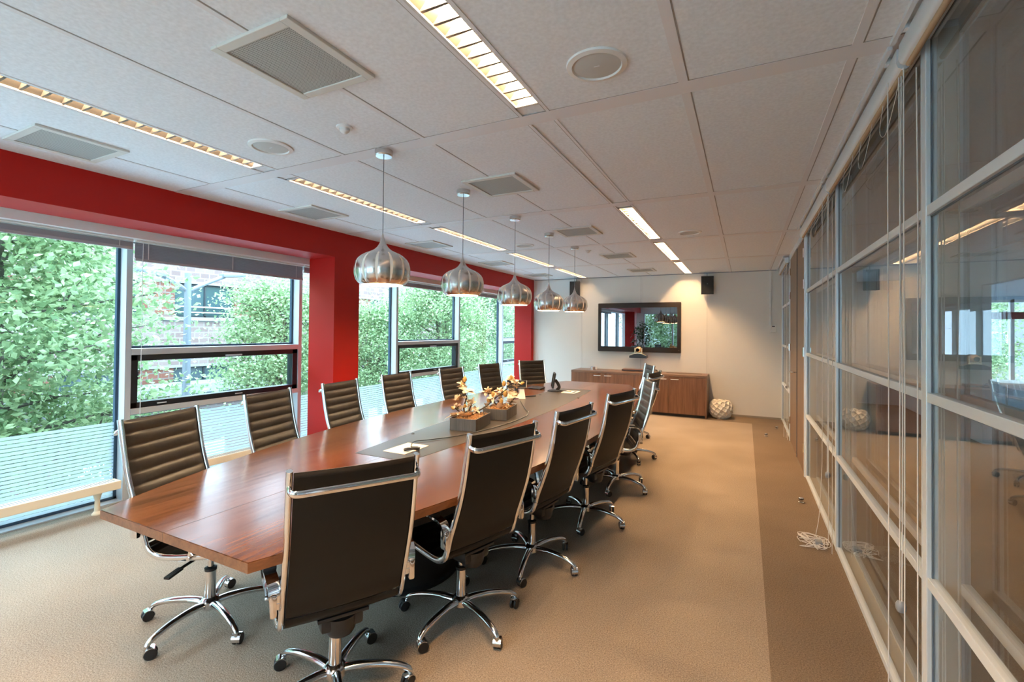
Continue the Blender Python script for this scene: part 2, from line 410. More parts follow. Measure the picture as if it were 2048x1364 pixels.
# ---- low cream radiators along the glass
def radiator(y0, y1, label):
    t = thing('radiator', label, 'radiator', (-4.76, (y0+y1)/2, 0), 0, 'low radiators along the windows'); h = (y1-y0)/2
    b = MB().box(-.06, .06, -h, h, .18, .25, c=.006); b.build('body', M['cream'], t, smooth=False)
    g = MB(); n = int((y1-y0)/.02)
    for k in range(n):
        y = -h+.02+(y1-y0-.04)*k/n
        g.box(-.04, .03, y, y+.008, .2495, .2515)
    g.build('vent_slots', M['seam'], t, smooth=False)
    for yy in (-h+.14, h-.14):
        MB().lathe([(0, 0), (.036, 0), (.036, .01), (.02, .03), (.017, .12), (.034, .182)], (0, yy, 0), n=16).build('leg', M['cream'], t)
radiator(-.30, 2.10, 'cream low radiator by the glass beside the table corner, leftmost in view')
radiator(2.30, 3.85, 'cream low radiator under the black sash, behind the window-side chairs')
radiator(4.45, 5.78, 'cream low radiator just beyond the red pillar')
radiator(5.98, 7.60, 'cream low radiator under the black sash beyond the pillar')

# ---- back wall
struct(MB().box(-4.63, .72, 9.66, 9.80, 0, 3.0).build('wall_back', M['white_wall'], smooth=False))
sm = MB()
for x in (-3.11, -1.873, -.643): sm.box(x-.004, x+.004, 9.657, 9.661, .03, H); sm.box(x+.004, x+.022, 9.654, 9.661, .03, H, 1)
sm.box(-4.2, .57, 9.652, 9.661, H-.014, H, 2)  # dark strip painted in for the shadow gap under the ceiling
struct(sm.build('trim_4', [M['wallseam'], M['white_wall'], M['greyplastic']], smooth=False))
struct(MB().box(-4.2, .57, 9.648, 9.661, 0, .035, c=.003).build('baseboard_back', plain('skirting', (.30, .25, .20), .6), smooth=False))
struct(MB().box(-5.06, -4.1, -2.72, -2.6, 0, 3.0).box(-.3, 3.0, -2.72, -2.6, 0, 3.0).box(-4.1, -.3, -2.72, -2.6, 0, .70).box(-4.1, -.3, -2.72, -2.6, 2.38, 3.0).build('wall_front', M['white_wall'], smooth=False))
wf = sgroup('window_8'); fm = MB()
for x in (-4.07, -2.85, -1.6, -.33): fm.box(x-.03, x+.03, -2.70, -2.62, .70, 2.38)
fm.box(-4.1, -.3, -2.70, -2.62, .70, .76).box(-4.1, -.3, -2.70, -2.62, 2.32, 2.38).build('frame', M['alu'], wf, smooth=False)
MB().box(-4.1, -.3, -2.672, -2.664, .72, 2.36).build('pane', M['glass'], wf, smooth=False)
# ---- glazed partition
PY = [-1.50, .36, 2.22, 4.09, 5.95, 7.93, 9.63]
part = sgroup('wall_right')
for i, y in enumerate(PY):
    m = MB().box(.58, .70, y-.030, y+.014, 0, H, c=.003).box(.590, .69, y+.014, y+.022, 0, H).box(.582, .70, y+.022, y+.030, 0, H)
    m.build('mullion', M['silver'], part, smooth=False)
def bays():
    for a, b in zip(PY[:-1], PY[1:]):
        if a != 5.95: yield a+.03, b-.03
for a, b in bays():
    ra = MB()
    for z0, z1 in ((0, .034), (.646, .682), (1.305, 1.340), (1.976, 2.011), (2.615, H)):
        ra.box(.582, .612, a, b, z0, z1, c=.003); ra.box(.672, .70, a, b, z0, z1)
    ra.build('rail', M['silver'], part, smooth=False)
    MB().box(.612, .672, a, b, 0, .02).box(.612, .672, a, a+.006, .02, 2.64).box(.612, .672, b-.006, b, .02, 2.64).build('liner', M['reveal'], part, smooth=False)
    MB().box(.598, .604, a, b, .03, 2.62).build('front_pane', M['pglass'], part, smooth=False)
    MB().box(.682, .688, a, b, .03, 2.62).build('rear_pane', M['pglass'], part, smooth=False)
    gk = MB()
    for z0, z1 in ((.034, .646), (.682, 1.305), (1.340, 1.976), (2.011, 2.615)):
        for g in ((a, a+.006, z0, z1), (b-.007, b, z0, z1), (a, b, z1-.006, z1)): gk.box(.594, .598, *g)
    gk.build('gasket', M['pgasket'], part, smooth=False)
# ---- wooden double door in the partition
dr = sgroup('door_1')
MB().box(.57, .70, 5.98, 6.02, 0, H).box(.57, .70, 7.86, 7.90, 0, H).box(.57, .70, 6.02, 7.86, 2.60, H).build('door_frame', M['silver'], dr, smooth=False)
for a, b in ((6.025, 6.835), (6.85, 7.855)):
    lf = MB().box(.578, .622, a, b, .008, 2.595, c=.003).build('door_leaf', M['door'], dr, smooth=False)
    hy = 6.026 if a < 6.5 else 7.854
    for z in (.30, 1.34, 2.08, 2.42): MB().tube([(.570, hy, z-.05), (.570, hy, z+.05)], .012, n=10).build('hinge', M['dkchrome'], lf)
MB().tube(smoothpath([(.575, 6.93, 1.05), (.52, 6.93, 1.05), (.515, 6.96, 1.05), (.515, 7.06, 1.05)], 4), .010).cyl(.57, 6.93, 1.049, 1.051, .02).build('door_handle', M['dkchrome'], dr)
MB().box(.572, .58, 6.835, 6.85, .008, 2.595).build('door_gap', M['alu_side'], dr, smooth=False)

# ---- roller blinds with hanging cords on the partition
def roller(y0, y1, knob_z, label, heap=False):
    t = thing('roller_blind', label, 'blind', (.545, (y0+y1)/2, 2.6), 0, 'roller blinds along the glass partition'); h = (y1-y0)/2
    sec = [(-.024, .050), (-.026, -.005), (-.020, -.022), (-.008, -.030), (.008, -.030), (.018, -.022), (.022, -.005), (.022, .050)]
    MB().sweep([(0, -h, 0), (0, h, 0)], sec).build('cassette', M['silver'], t, smooth=True, angle=50)
    MB().tube([(.004, -h+.01, -.030), (.004, h-.01, -.030)], .011, n=12).build('warm_lit_roll', M['roller'], t)  # small roll, coloured like the warm-lit underside of the cassette
    MB().box(-.052, -.036, -h, h, .052, .069).box(-.036, -.02, -h+.1, -h+.13, .045, .069).box(-.036, -.02, h-.13, h-.1, .045, .069).build('ceiling_rail', M['silver'], t, smooth=False)
    top = -.032
    for k, (dx, dy, z, r) in enumerate(((-.030, .10, -2.02 if heap else -2.59, .0022), (-.004, .055, knob_z-2.58, .0024), (.0, .045, knob_z-2.58, .0024), (-.006, -.012, -2.58, .0022), (-.002, -.15, -2.585, .0022))):
        y = -h + dy; w = .012*math.sin(k*2.1)
        MB().tube(smoothpath([(dx, y+w*.3, top if k != 4 else -.10), (dx, y-w, -.7), (dx+.002, y+w*.4, -1.35), (dx, y, z)], 5), r, n=6).build('cord', M['cord'], t)
    for k in range(3):
        yy = -h+.30+k*.45
        MB().tube(smoothpath([(.0, yy, -.02), (-.005, yy+.05, -.14), (-.012, yy-.08, -.20), (-.005, yy-.2, -.10), (.0, yy-.24, -.02)], 6), .0014, n=6).build('cord', M['cord'], t)
    if heap:
        rr = random.Random(5)
        for k in range(3):
            p = [(-.030, -h+.10, -2.02), (-.05, -h+.08, -2.40)] if k == 0 else []
            for q in range(15):
                p.append((-.09 + rr.uniform(-.10, .095), -h + .03 + rr.uniform(-.13, .13), -2.594 + rr.uniform(0, .018)))
            MB().tube(smoothpath(p, 5), .0024, n=6).build('cord', M['cord'], t)
    MB().lathe([(0, -.022), (.012, -.02), (.017, -.01), (.017, .008), (.013, .018), (.005, .024), (0, .024)], (-.002, -h+.05, knob_z-2.6), n=16).build('cord_weight', M['greyplastic'], t)
    if heap: MB().box(-.085, -.04, -h-.03, -h+.03, -2.598, -2.565, c=.006).build('cord_clip', M['greyplastic'], t)
    return t
roller(.32, 2.26, .9, 'roller blind cassette over the pane at the picture edge, nearest the viewer')
roller(2.29, 4.08, .489, 'roller blind over the glass pane with the large grey cord knob low down')
roller(4.11, 5.90, .508, 'roller blind beside the wooden door, its loose cord heaped on the carpet', True)
roller(7.98, 9.58, .75, 'roller blind in the far corner beyond the wooden door')

# ---- corridor and the office seen through the partition
struct(MB().box(3.0, 3.1, -2.6, 7.55, 0, 2.7).box(3.0, 3.1, 9.0, 13, 0, 2.7).box(3.0, 3.1, 7.55, 9.0, 2.25, 2.7).box(.72, 3.0, 12.9, 13, 0, 2.7).build('wall_corridor', M['grey_wall'], smooth=False))
struct(MB().box(.70, 7, 9.66, 13, -.1, 0).box(3.0, 7.2, -2.6, 9.66, -.1, 0).build('floor_corridor', M['carpet_dark'], smooth=False))
struct(MB().box(.72, 7.2, -2.6, 13, 2.7, 2.75).build('ceiling_corridor', M['tile'], smooth=False))
struct(MB().box(3.1, 7.2, 13, 13.1, 0, .55).box(3.1, 7.2, 13, 13.1, 2.25, 2.75).box(7.1, 7.2, -2.6, 13, 0, 2.75).build('wall_office', M['blue_wall'], smooth=False))
wn = sgroup('window_9')
fm = MB()
for x in (3.1, 4.42, 4.78, 5.14, 5.5, 6.3, 7.1): fm.box(x-.03, x+.03, 12.98, 13.06, .55, 2.25)
fm.box(3.1, 7.2, 12.98, 13.06, .55, .62).box(3.1, 7.2, 12.98, 13.06, 2.2, 2.25).build('frame', M['white'], wn, smooth=False)
MB().box(3.1, 7.2, 13.03, 13.036, .6, 2.22).build('pane', M['glass'], wn, smooth=False)
struct(MB().box(3.1, 7.2, 12.9, 12.96, 1.86, 2.0).build('trim_5', M['curtain'], smooth=False))
t = thing('meeting_table', 'small table in the bluish office behind the glass partition', 'table', (4.35, 11.2, 0))
MB().box(-.5, .5, -.4, .4, .71, .74, c=.004).build('tabletop', M['white'], t, smooth=False)
for x in (-.42, .42):
    for y in (-.33, .33): MB().cyl(x, y, 0, .71, .02, n=12).build('leg', M['dkchrome'], t)

# ================================================================== ceiling fittings
def strip_light(x0, y0, y1, label, dim=False):
    L = y1-y0
    t = thing('strip_light', label, 'ceiling light', (x0+LW/2, (y0+y1)/2, H), 0, 'louvred strip lights in the ceiling'); h, w = L/2, LW/2
    b = MB().box(-w, w, -h, h, .085, .095).box(-w, -w+.006, -h, h, 0, .09).box(w-.006, w, -h, h, 0, .09).box(-w, w, -h, -h+.006, 0, .09).box(-w, w, h-.006, h, 0, .09)
    b.box(-w, -w+.016, -h, h, -.004, .004).box(w-.016, w, -h, h, -.004, .004).box(-w, w, -h, -h+.02, -.004, .004).box(-w, w, h-.02, h, -.004, .004)
    b.build('housing', M['lamp_frame'], t, smooth=False)
    MB().tube([(0, -h+.03, .062), (0, h-.03, .062)], .013, n=10).build('tube', M['tube_dim' if dim else 'tube'], t)
    lv = MB(); n = max(6, round(L/.078))
    for k in range(1, n): 
        y = -h + L*k/n
        lv.add([(-w+.007, y-.006, .003), (-w+.007, y+.006, .003), (-w+.007, y, .052), (w-.007, y-.006, .003), (w-.007, y+.006, .003), (w-.007, y, .052)], [[0, 1, 2], [3, 5, 4], [0, 3, 4, 1], [1, 4, 5, 2], [0, 2, 5, 3]])
    for sx in (-1, 1):
        lv.add([(sx*(w-.008), -h, .003), (sx*(w-.008), h, .003), (sx*.024, h, .052), (sx*.024, -h, .052)], [[0, 1, 2, 3]])
    lv.build('louvre', M['louvre'], t, smooth=False)
    return t
NM = {0: ['louvred strip light of the window-side row behind the viewer', 'long louvred strip light nearest the window wall, leftmost in view', 'louvred strip light of the window-side row, second in view, behind the first pendant cord', 'louvred strip light of the window-side row, third in view, behind the second pendant cord', 'louvred strip light of the window-side row, between the third and fourth pendant cords', 'shortest-looking louvred strip light of the window-side row, beside the far pillar'],
      1: ['louvred strip light of the door-side row behind the viewer', 'large louvred strip light near the picture top, beside the round ceiling speaker', '', 'louvred strip light of the door-side row, first beyond the blank ceiling panel', 'louvred strip light of the door-side row, second beyond the blank ceiling panel', 'louvred strip light of the door-side row, against the white back wall']}
for r, k, x0, a, b in lit:
    strip_light(x0, a, b, NM[r][k], r == 0)

def vent(x, y, label):
    t = thing('ceiling_vent', label, 'vent', (x, y, H), 0, 'square perforated ceiling vents')
    f = MB()
    for g in ((-.225, -.185, -.225, .225), (.185, .225, -.225, .225), (-.185, .185, -.225, -.185), (-.185, .185, .185, .225)): f.box(*g, -.014, .0, c=.003)
    f.build('frame', M['ventframe'], t, smooth=False)
    MB().box(-.187, .187, -.187, .187, -.008, -.004).build('grille', M['grille'], t, smooth=False)
    MB().lathe([(0, -.0095), (.05, -.0095), (.085, -.0083)], n=32).build('deflector', M['grille'], t)
for j, (x, nm) in enumerate(((-1.685, 'over the table'), (-3.73, 'along the red lintel'))):
    for i, y in enumerate((1.35, 3.21, 5.07, 6.95, 8.76)):
        w_ = ['largest square ceiling vent', 'second square ceiling vent', 'third square ceiling vent', 'fourth square ceiling vent', 'smallest-looking square ceiling vent'][i]
        vent(x, y, '%s of the row %s, counted toward the back wall' % (w_, nm))
def round_speaker(x, y, label):
    t = thing('ceiling_speaker', label, 'speaker', (x, y, H), 0, 'round ceiling speakers')
    MB().lathe([(.100, -.004), (.104, -.012), (.125, -.008), (.127, 0)], n=48).build('rim', M['white'], t)
    MB().lathe([(0, -.0075), (.09, -.007), (.101, -.004)], n=48).build('grille', M['spk'], t)
    MB().box(-.012, .012, -.003, .003, -.0085, -.007).build('badge', M['silver'], t, smooth=False)
round_speaker(-.56, 1.92, 'round ceiling speaker beside the large strip light near the picture top')
round_speaker(-2.62, 1.92, 'round ceiling speaker between the motion sensor and the window-side strip light')
round_speaker(-2.60, 5.63, 'round ceiling speaker behind the third pendant cord')
round_speaker(-.56, 5.65, 'round ceiling speaker beside the door-side strip lights')
def pir(x, y, label):
    t = thing('motion_sensor', label, 'sensor', (x, y, H), 0, 'ceiling motion sensors')
    MB().lathe([(.045, 0), (.044, -.008), (.030, -.012)], n=24).build('base', M['white'], t)
    MB().lathe([(.028, -.010), (.026, -.024), (.014, -.036), (0, -.040)], n=24).build('lens_dome', M['white'], t)
pir(-1.99, 1.91, 'small white motion sensor dome beside the largest ceiling vent')
pir(-1.96, 6.36, 'small white motion sensor beyond the fifth pendant canopy')

# ---- pendants
PR = [(.128, 0), (.146, .012), (.160, .030), (.170, .062), (.172, .088), (.170, .114), (.163, .142), (.150, .163), (.130, .181), (.108, .194), (.085, .204), (.062, .215), (.046, .226), (.034, .238), (.024, .254), (.016, .272), (.011, .290)]
def make_pendant():
    t = thing('pendant_lamp', '', 'pendant lamp', (0, 0, 0), 0, 'aluminium pendants over the table')
    fl = lambda a, z: 1 - .034*(1-abs(math.sin(6*a)))**1.8*min(1, max(0, (.25-z)/.10))
    n = 140
    MB().lathe([(r, z) for r, z in PR], n=n, fl=fl).build('lamp_shade', M['brushed'], t, angle=60)
    inn = [(r-.003, z+.001) for r, z in PR if z < .2]
    m = MB().lathe(inn[::-1], n=48).lathe([(.0, .185), (.09, .19)], n=48)
    m.build('shade_lining', M['inner'], t)
    MB().lathe([(.128, 0), (.125, 0.0005)], n=48).lathe([(.012, .288), (.007, .302), (.0035, .325), (0, .325)], n=16).build('neck_cap', M['brushed'], t)
    MB().tube([(0, 0, .32), (0, 0, .84)], .0028, n=8).build('cord', M['greyplastic'], t)
    MB().lathe([(0, .808), (.050, .808), (.055, .815), (.055, .848), (0, .848)], n=32).build('canopy', M['brushed'], t)
    b = MB().ball((0, 0, .095), .030, n=16).build('bulb', M['bulb'], t)
    MB().cyl(0, 0, .12, .19, .016, n=12).build('lamp_holder', M['white'], t)
    return t
pend = make_pendant()
def add_bulb_light(t):
    ld = bpy.data.lights.new('bulb_light', 'POINT'); ld.energy = BULB_W; ld.color = (1, .70, .40); ld.shadow_soft_size = .035
    lo = bpy.data.objects.new('bulb_light', ld); COL.objects.link(lo); lo.parent = t; lo.location = (0, 0, .045)
PL = [(2.27, 1.823, 'largest-looking aluminium onion pendant lamp, leftmost of the row of five'), (3.205, 1.823, 'second aluminium onion pendant lamp from the left, in front of the windows'),
      (4.161, 1.795, 'middle one of the five aluminium onion pendant lamps, before the far pillar'), (5.063, 1.778, 'fourth aluminium onion pendant lamp from the left, against the white wall'),
      (5.984, 1.80, 'smallest-looking aluminium onion pendant lamp, in front of the wall speaker')]
for i, (y, z, lb) in enumerate(PL):
    o = pend if i == 0 else copy_tree(pend)
    o.location = (-2.026, y, z); o['label'] = lb; o.rotation_euler.z = i*.4
for o in [o for o in bpy.data.objects if o.name.startswith('pendant_lamp')]:
    add_bulb_light(o)
    for ch in o.children:       # cord and canopy reach exactly to the ceiling
        if ch.name.startswith('canopy'): ch.location.z = H - o.location.z - .848
        if ch.name.startswith('cord'): ch.scale.z = (H - o.location.z - .32)/.52; ch.location.z = .32*(1-ch.scale.z)

# ================================================================== table
TX, TY0, TY1, TZ = -2.045, 1.055, 7.21, .74
def half(y):
    s = abs((y-(TY0+TY1)/2)/((TY1-TY0)/2)); return .505+.52*(1-s**2.4)
def cxm(y): return -2.03 - .035*(y-TY0)/(TY1-TY0)
tb = thing('conference_table', 'long boat-shaped walnut conference table with taupe centre inlay', 'table', (TX, 4.13, 0))
ys = [TY0+(TY1-TY0)*k/48 for k in range(49)]
outl = [(cxm(y)-half(y)-TX, y-4.13) for y in ys] + [(cxm(y)+half(y)-TX, y-4.13) for y in reversed(ys)]
bm = bmesh.new()
vsb = [bm.verts.new((x, y, TZ-.038)) for x, y in outl]; vst = [bm.verts.new((x, y, TZ)) for x, y in outl]
bm.faces.new(vst[::-1]); bm.faces.new(vsb); n = len(outl)
for i in range(n): bm.faces.new((vsb[i], vst[i], vst[(i+1) % n], vsb[(i+1) % n])).material_index = 1
bmesh.ops.recalc_face_normals(bm, faces=bm.faces)
bmesh.ops.bevel(bm, geom=[e for e in bm.edges if all(v.co.z > TZ-.001 for v in e.verts)], offset=.0025, segments=2, affect='EDGES')
me = bpy.data.meshes.new('tabletop'); bm.to_mesh(me); bm.free(); me.materials.append(M['walnut']); me.materials.append(M['walnut_edge'])
o = bpy.data.objects.new('tabletop', me); COL.objects.link(o); o.parent = tb
MB().box(-.0008, .0008, TY0-4.13-.0006, TY1-4.13+.0006, TZ-.036, TZ+.0004).build('seam', M['inlay'], tb, smooth=False)
def ihalf(y): s = (y-4.25)/2.05; return .305-.12*s*s
iy = [2.30+3.95*k/30 for k in range(31)]
MB().prism([(cxm(y)+ihalf(y)-TX, y-4.13) for y in iy] + [(cxm(y)-ihalf(y)-TX-.03, y-4.13) for y in reversed(iy)], TZ-.004, TZ+.0012).build('inlay', M['inlay'], tb, smooth=False)
for y in (2.55, 5.92):
    pl = MB().box(-.09, .09, y-4.13-.13, y-4.13+.13, TZ+.0005, TZ+.004, c=.001).build('cable_hatch', M['pale'], tb, smooth=False)
    MB().box(.03, .07, y-4.13-.07, y-4.13+.07, TZ+.0035, TZ+.0045).build('hatch_slot', M['black'], pl, smooth=False)
for x, y in ((-2.29, 2.93), (-1.79, 5.45), (-2.29, 5.46), (-1.80, 2.93)):
    MB().lathe([(0, .006), (.008, .006), (.013, .004), (.014, 0)], (x-TX, y-4.13, TZ), n=16).build('table_grommet', M['black'], tb)
for y in (2.48, 5.75):
    p = MB().lathe([(0, 0), (.40, 0), (.40, .02), (.385, .03), (.385, TZ-.04), (0, TZ-.04)], (0, y-4.13, 0), n=48)
    p.build('pedestal', M['blackmat'], tb)
MB().box(-.03, .03, -1.3, 1.3, TZ-.12, TZ-.038).build('beam', M['black'], tb, smooth=False)

# ================================================================== chairs
PROF = smoothpath([(-.318, 1.072), (-.300, .96), (-.278, .84), (-.250, .735), (-.216, .64), (-.184, .555), (-.168, .50), (-.145, .450), (-.095, .423), (-.02, .421), (.10, .434), (.19, .446), (.235, .447), (.262, .438), (.276, .418)], 8)
PROF = [(p.x, p.y) for p in [Vector(q[:2]) for q in PROF]]
def prof_len(P):
    s = [0]
    for a, b in zip(P, P[1:]): s.append(s[-1] + math.hypot(b[0]-a[0], b[1]-a[1]))
    return s
def resample(P, n):
    s = prof_len(P); out = []; j = 0
    for i in range(n):
        t = s[-1]*i/(n-1)
        while j < len(P)-2 and s[j+1] < t: j += 1
        u = (t-s[j])/max(1e-9, s[j+1]-s[j]); out.append((P[j][0]+(P[j+1][0]-P[j][0])*u, P[j][1]+(P[j+1][1]-P[j][1])*u))
    return out
def sling(P, hw, pitch, sag):
    """padded leather panel along profile P (y,z), ribbed on the sitter's side"""
    n = int(prof_len(P)[-1]/pitch*10); P = resample(P, n+1); s = prof_len(P); mb = MB()
    xs = [-hw, -hw+.006, -hw*.8, -hw*.4, 0, hw*.4, hw*.8, hw-.006, hw]; k = len(xs)
    front, back = [], []
    for i, (y, z) in enumerate(P):
        a, b = P[max(i-1, 0)], P[min(i+1, n)]; ty, tz = b[0]-a[0], b[1]-a[1]; l = math.hypot(ty, tz); ny, nz = -tz/l, ty/l   # normal to the sitter
        rib = abs(math.sin(PI*s[i]/pitch))**.28
        edge = min(1, s[i]/.012, (s[-1]-s[i])/.012)
        for x in xs:
            e = 1 - (abs(x)/hw)**8
            u = (.002 + .012*rib*e)*max(.15, edge) - sag*(1-(x/hw)**2)
            front.append((x, y+ny*u, z+nz*u)); w = -.010*max(.2, edge) - sag*(1-(x/hw)**2)
            back.append((x, y+ny*w, z+nz*w))
    N = len(front); fs = []; mi = []
    for i in range(n):
        for j in range(k-1):
            a = i*k+j
            fs.append(([a, a+1, a+k+1, a+k], 0)); fs.append(([N+a, N+a+k, N+a+k+1, N+a+1], 1))
        fs.append(([i*k, i*k+k, N+i*k+k, N+i*k], 2)); e = i*k+k-1; fs.append(([e, N+e, N+e+k, e+k], 2))
    for j in range(k-1):
        fs.append(([j, N+j, N+j+1, j+1], 2)); a = n*k+j; fs.append(([a, a+1, N+a+1, N+a], 2))
    mb.v = front+back
    for f, m in fs: mb.f.append(f); mb.m.append(m)
    return mb
def make_chair():
    t = thing('office_chair', '', 'chair', (0, 0, 0), 0, 'ribbed leather chairs around the table')
    ib = next(i for i, p in enumerate(PROF) if p[1] < .475 and p[0] > -.16)
    LM = [M['leather'], M['leather_back'], M['piping']]
    sling(PROF[1:ib], .218, .066, .010).build('backrest', LM, t, angle=50)
    sling(PROF[ib:-1], .218, .062, .006).build('seat', LM, t, angle=50)
    P = resample(PROF, 64); sec = [(.0115*math.cos(2*PI*i/12), .0165*math.sin(2*PI*i/12)) for i in range(12)]
    for sx in (-1, 1):
        MB().sweep([(sx*.231, y, z) for y, z in P], sec, up=(1, 0, 0)).build('side_frame', M['chrome'], t) if False else \
        MB().sweep([(sx*.231, y, z) for y, z in P], [(b, a) for a, b in sec], up=(1, 0, 0)).build('side_frame', M['chrome'], t)
    yb = -.309
    MB().sweep(smoothpath([(-.231, yb, 1.016), (-.232, yb-.030, 1.006), (-.214, yb-.052, 1.001), (-.15, yb-.056, 1.001), (0, yb-.058, 1.001), (.15, yb-.056, 1.001), (.214, yb-.052, 1.001), (.232, yb-.030, 1.006), (.231, yb, 1.016)], 5),
             [(.008*math.cos(2*PI*i/10), .013*math.sin(2*PI*i/10)) for i in range(10)]).build('back_bar', M['chrome'], t)
    MB().tube([(-.231, -.14, .452), (.231, -.14, .452)], .008).tube([(-.231, .16, .436), (.231, .16, .436)], .008).box(-.10, .10, -.15, .17, .412, .426, c=.004).build('seat_support', M['black'], t)
    for sx in (-1, 1):
        ap = smoothpath([(sx*.252, -.180, .535), (sx*.256, -.190, .585), (sx*.262, -.172, .632), (sx*.268, -.120, .650), (sx*.268, 0, .652), (sx*.268, .09, .651), (sx*.266, .135, .640), (sx*.262, .147, .60), (sx*.254, .125, .50), (sx*.245, .105, .440)], 5)
        n = len(ap); sc = [(1.0 if i < n*.75 else 1-.45*(i-n*.75)/(n*.25), 1) for i in range(n)]
        a = MB().sweep(ap, [(-.022, -.005), (.022, -.005), (.022, .005), (-.022, .005)], up=(0, 1, 0) if False else (sx, 0, 0), scale=[(1, s_[0]) for s_ in sc]) if False else MB()
        secb = [(-.0055, -.021), (.0055, -.021), (.0055, .021), (-.0055, .021)]
        a.sweep(ap, secb, up=(1, 0, 0), scale=[(1, s_[0]) for s_ in sc])
        a.box(sx*.262-.012, sx*.262+.012, -.206, -.164, .515, .60, c=.008)
        a.tube([(sx*.225, -.184, .56), (sx*.27, -.184, .56)], .010).tube([(sx*.225, .105, .440), (sx*.262, .105, .440)], .010)
        arm = a.build('armrest', M['chrome'], t)
        MB().box(sx*.268-.024, sx*.268+.024, -.13, .10, .653, .671, c=.007).build('arm_pad', M['black'], arm)
    MB().box(-.085, .085, -.13, .13, .352, .412, c=.018).lathe([(0, .325), (.052, .325), (.062, .345), (.066, .40)], (0, -.085, 0), n=24).build('mechanism', M['black'], t)
    MB().tube([(.05, .03, .375), (.20, .03, .370), (.285, .03, .362)], .007, n=8).sweep([(.22, .03, .369), (.30, .03, .360)], [(-.014, -.005), (.014, -.005), (.014, .005), (-.014, .005)]).build('lever', M['black'], t)
    gc = MB().cyl(0, 0, .26, .36, .014, n=16).lathe([(0, .085), (.026, .085), (.026, .272), (0, .272)], n=24).build('gas_column', M['chrome'], t)
    MB().lathe([(.020, .272), (.029, .268), (.030, .282), (.016, .288)], n=24).build('collar', M['black'], gc)
    sb = MB().lathe([(0, .070), (.038, .070), (.050, .085), (.048, .112), (.034, .128), (.027, .130)], n=24)
    for k in range(5):
        a = 2*PI*k/5; c, s = math.cos(a), math.sin(a)
        pts = [(r*c, r*s, z) for r, z in ((.02, .098), (.08, .108), (.15, .108), (.22, .101), (.275, .088), (.305, .074), (.317, .060))]
        pts = smoothpath(pts, 3); n = len(pts)
        sc = [(1.05-.45*i/(n-1), 1.15-.42*i/(n-1)) for i in range(n)]
        sb.sweep(pts, [(.021*math.cos(2*PI*i/12), .016*math.sin(2*PI*i/12)) for i in range(12)], scale=sc)
    sb = sb.build('star_base', M['dkchrome'], t)
    cm = MB(); cm.cyl(0, 0, .046, .066, .009, n=12)
    for sx in (-1, 1):
        R = Matrix.Translation((sx*.012, .016, .027)) @ Matrix.Rotation(PI/2, 4, 'Y')
        cm.lathe([(0, -.007), (.024, -.007), (.027, -.004), (.027, .004), (.024, .007), (.017, .0075), (0, .006)], mi=1, n=24, M=R)
    hood = [(.030*math.cos(q), .030*math.sin(q)) for q in [PI*(-.05+.75*i/12) for i in range(13)]]
    for w0 in (-.0125,):
        vs = []; 
        for yy, zz in hood: vs += [(-.020, .016-yy, .027+zz), (.020, .016-yy, .027+zz), (-.020, .016-yy*.9, .027+zz*.9), (.020, .016-yy*.9, .027+zz*.9)]
        fs = []
        for i in range(len(hood)-1):
            a, b = 4*i, 4*i+4
            fs += [[a, a+1, b+1, b], [a+2, b+2, b+3, a+3], [a, b, b+2, a+2], [a+1, a+3, b+3, b+1]]
        fs += [[0, 2, 3, 1], [4*len(hood)-4, 4*len(hood)-3, 4*len(hood)-1, 4*len(hood)-2]]
        cm.add(vs, fs, 0)
    cme = cm.mesh('caster', [M['dkchrome'], M['black']], angle=40)
    for k in range(5):
        a = 2*PI*k/5; o = bpy.data.objects.new('caster', cme); COL.objects.link(o); o.parent = sb
        o.location = (.317*math.cos(a), .317*math.sin(a), 0); o.rotation_euler.z = a*2.3+.7
    return t
chair0 = make_chair()
# hub x, y, facing, height factor, rotation of the star base (world), label
CH = [(-2.520, 1.535, (.954, .299), 1.016, -11, 'ribbed black leather chair at the near table corner beside the cream radiator'),
      (-2.985, 2.490, (.981, .194), .99, 20, 'ribbed black leather chair in front of the black window sash, second along the window side'),
      (-2.985, 3.197, (.992, .123), 1.0, 5, 'ribbed black leather chair in front of the red pillar'),
      (-3.100, 4.068, (1, -.016), .995, 40, 'ribbed black leather chair just past the red pillar, fourth along the window side'),
      (-3.015, 4.996, (.996, -.091), .995, 10, 'ribbed black leather chair directly behind the flowering planters'),
      (-3.080, 6.050, (.974, -.227), .985, 30, 'ribbed black leather chair behind the tablet stand, sixth along the window side'),
      (-2.960, 7.060, (.773, -.635), .98, 55, 'ribbed black leather chair at the far table corner, before the far red pillar'),
      (-1.555, 1.480, (-.857, .515), .985, -36, 'black leather chair seen from behind, largest, at the near table corner'),
      (-1.358, 2.165, (-.956, .293), 1.0, -24, 'black leather chair seen from behind, beside the front planter, second along the aisle'),
      (-1.268, 2.90, (-.988, .154), 1.0, -7, 'black leather chair seen from behind, third along the aisle side'),
      (-1.165, 3.76, (-.977, .212), 1.01, -9, 'black leather chair seen from behind, fourth along the aisle, hiding the ribbed one'),
      (-1.140, 4.690, (-.93, -.37), 1.0, -19, 'ribbed black leather chair turned to the viewer beside the aisle, its armrest showing'),
      (-1.270, 5.82, (-.991, .134), 1.0, 16, 'dark leather chair with its back bar showing behind the turned ribbed chair'),
      (-1.510, 6.85, (-.907, -.422), 1.0, 30, 'ribbed black leather chair at the far aisle corner, in front of the sideboard doors')]
for i, (x, y, f, hz, br, lb) in enumerate(CH):
    o = chair0 if i == 0 else copy_tree(chair0)
    a = math.atan2(-f[0], f[1]); o.location = (x, y, 0); o.rotation_euler = (0, 0, a); o['label'] = lb
    CH[i] = (o, a, hz, br)
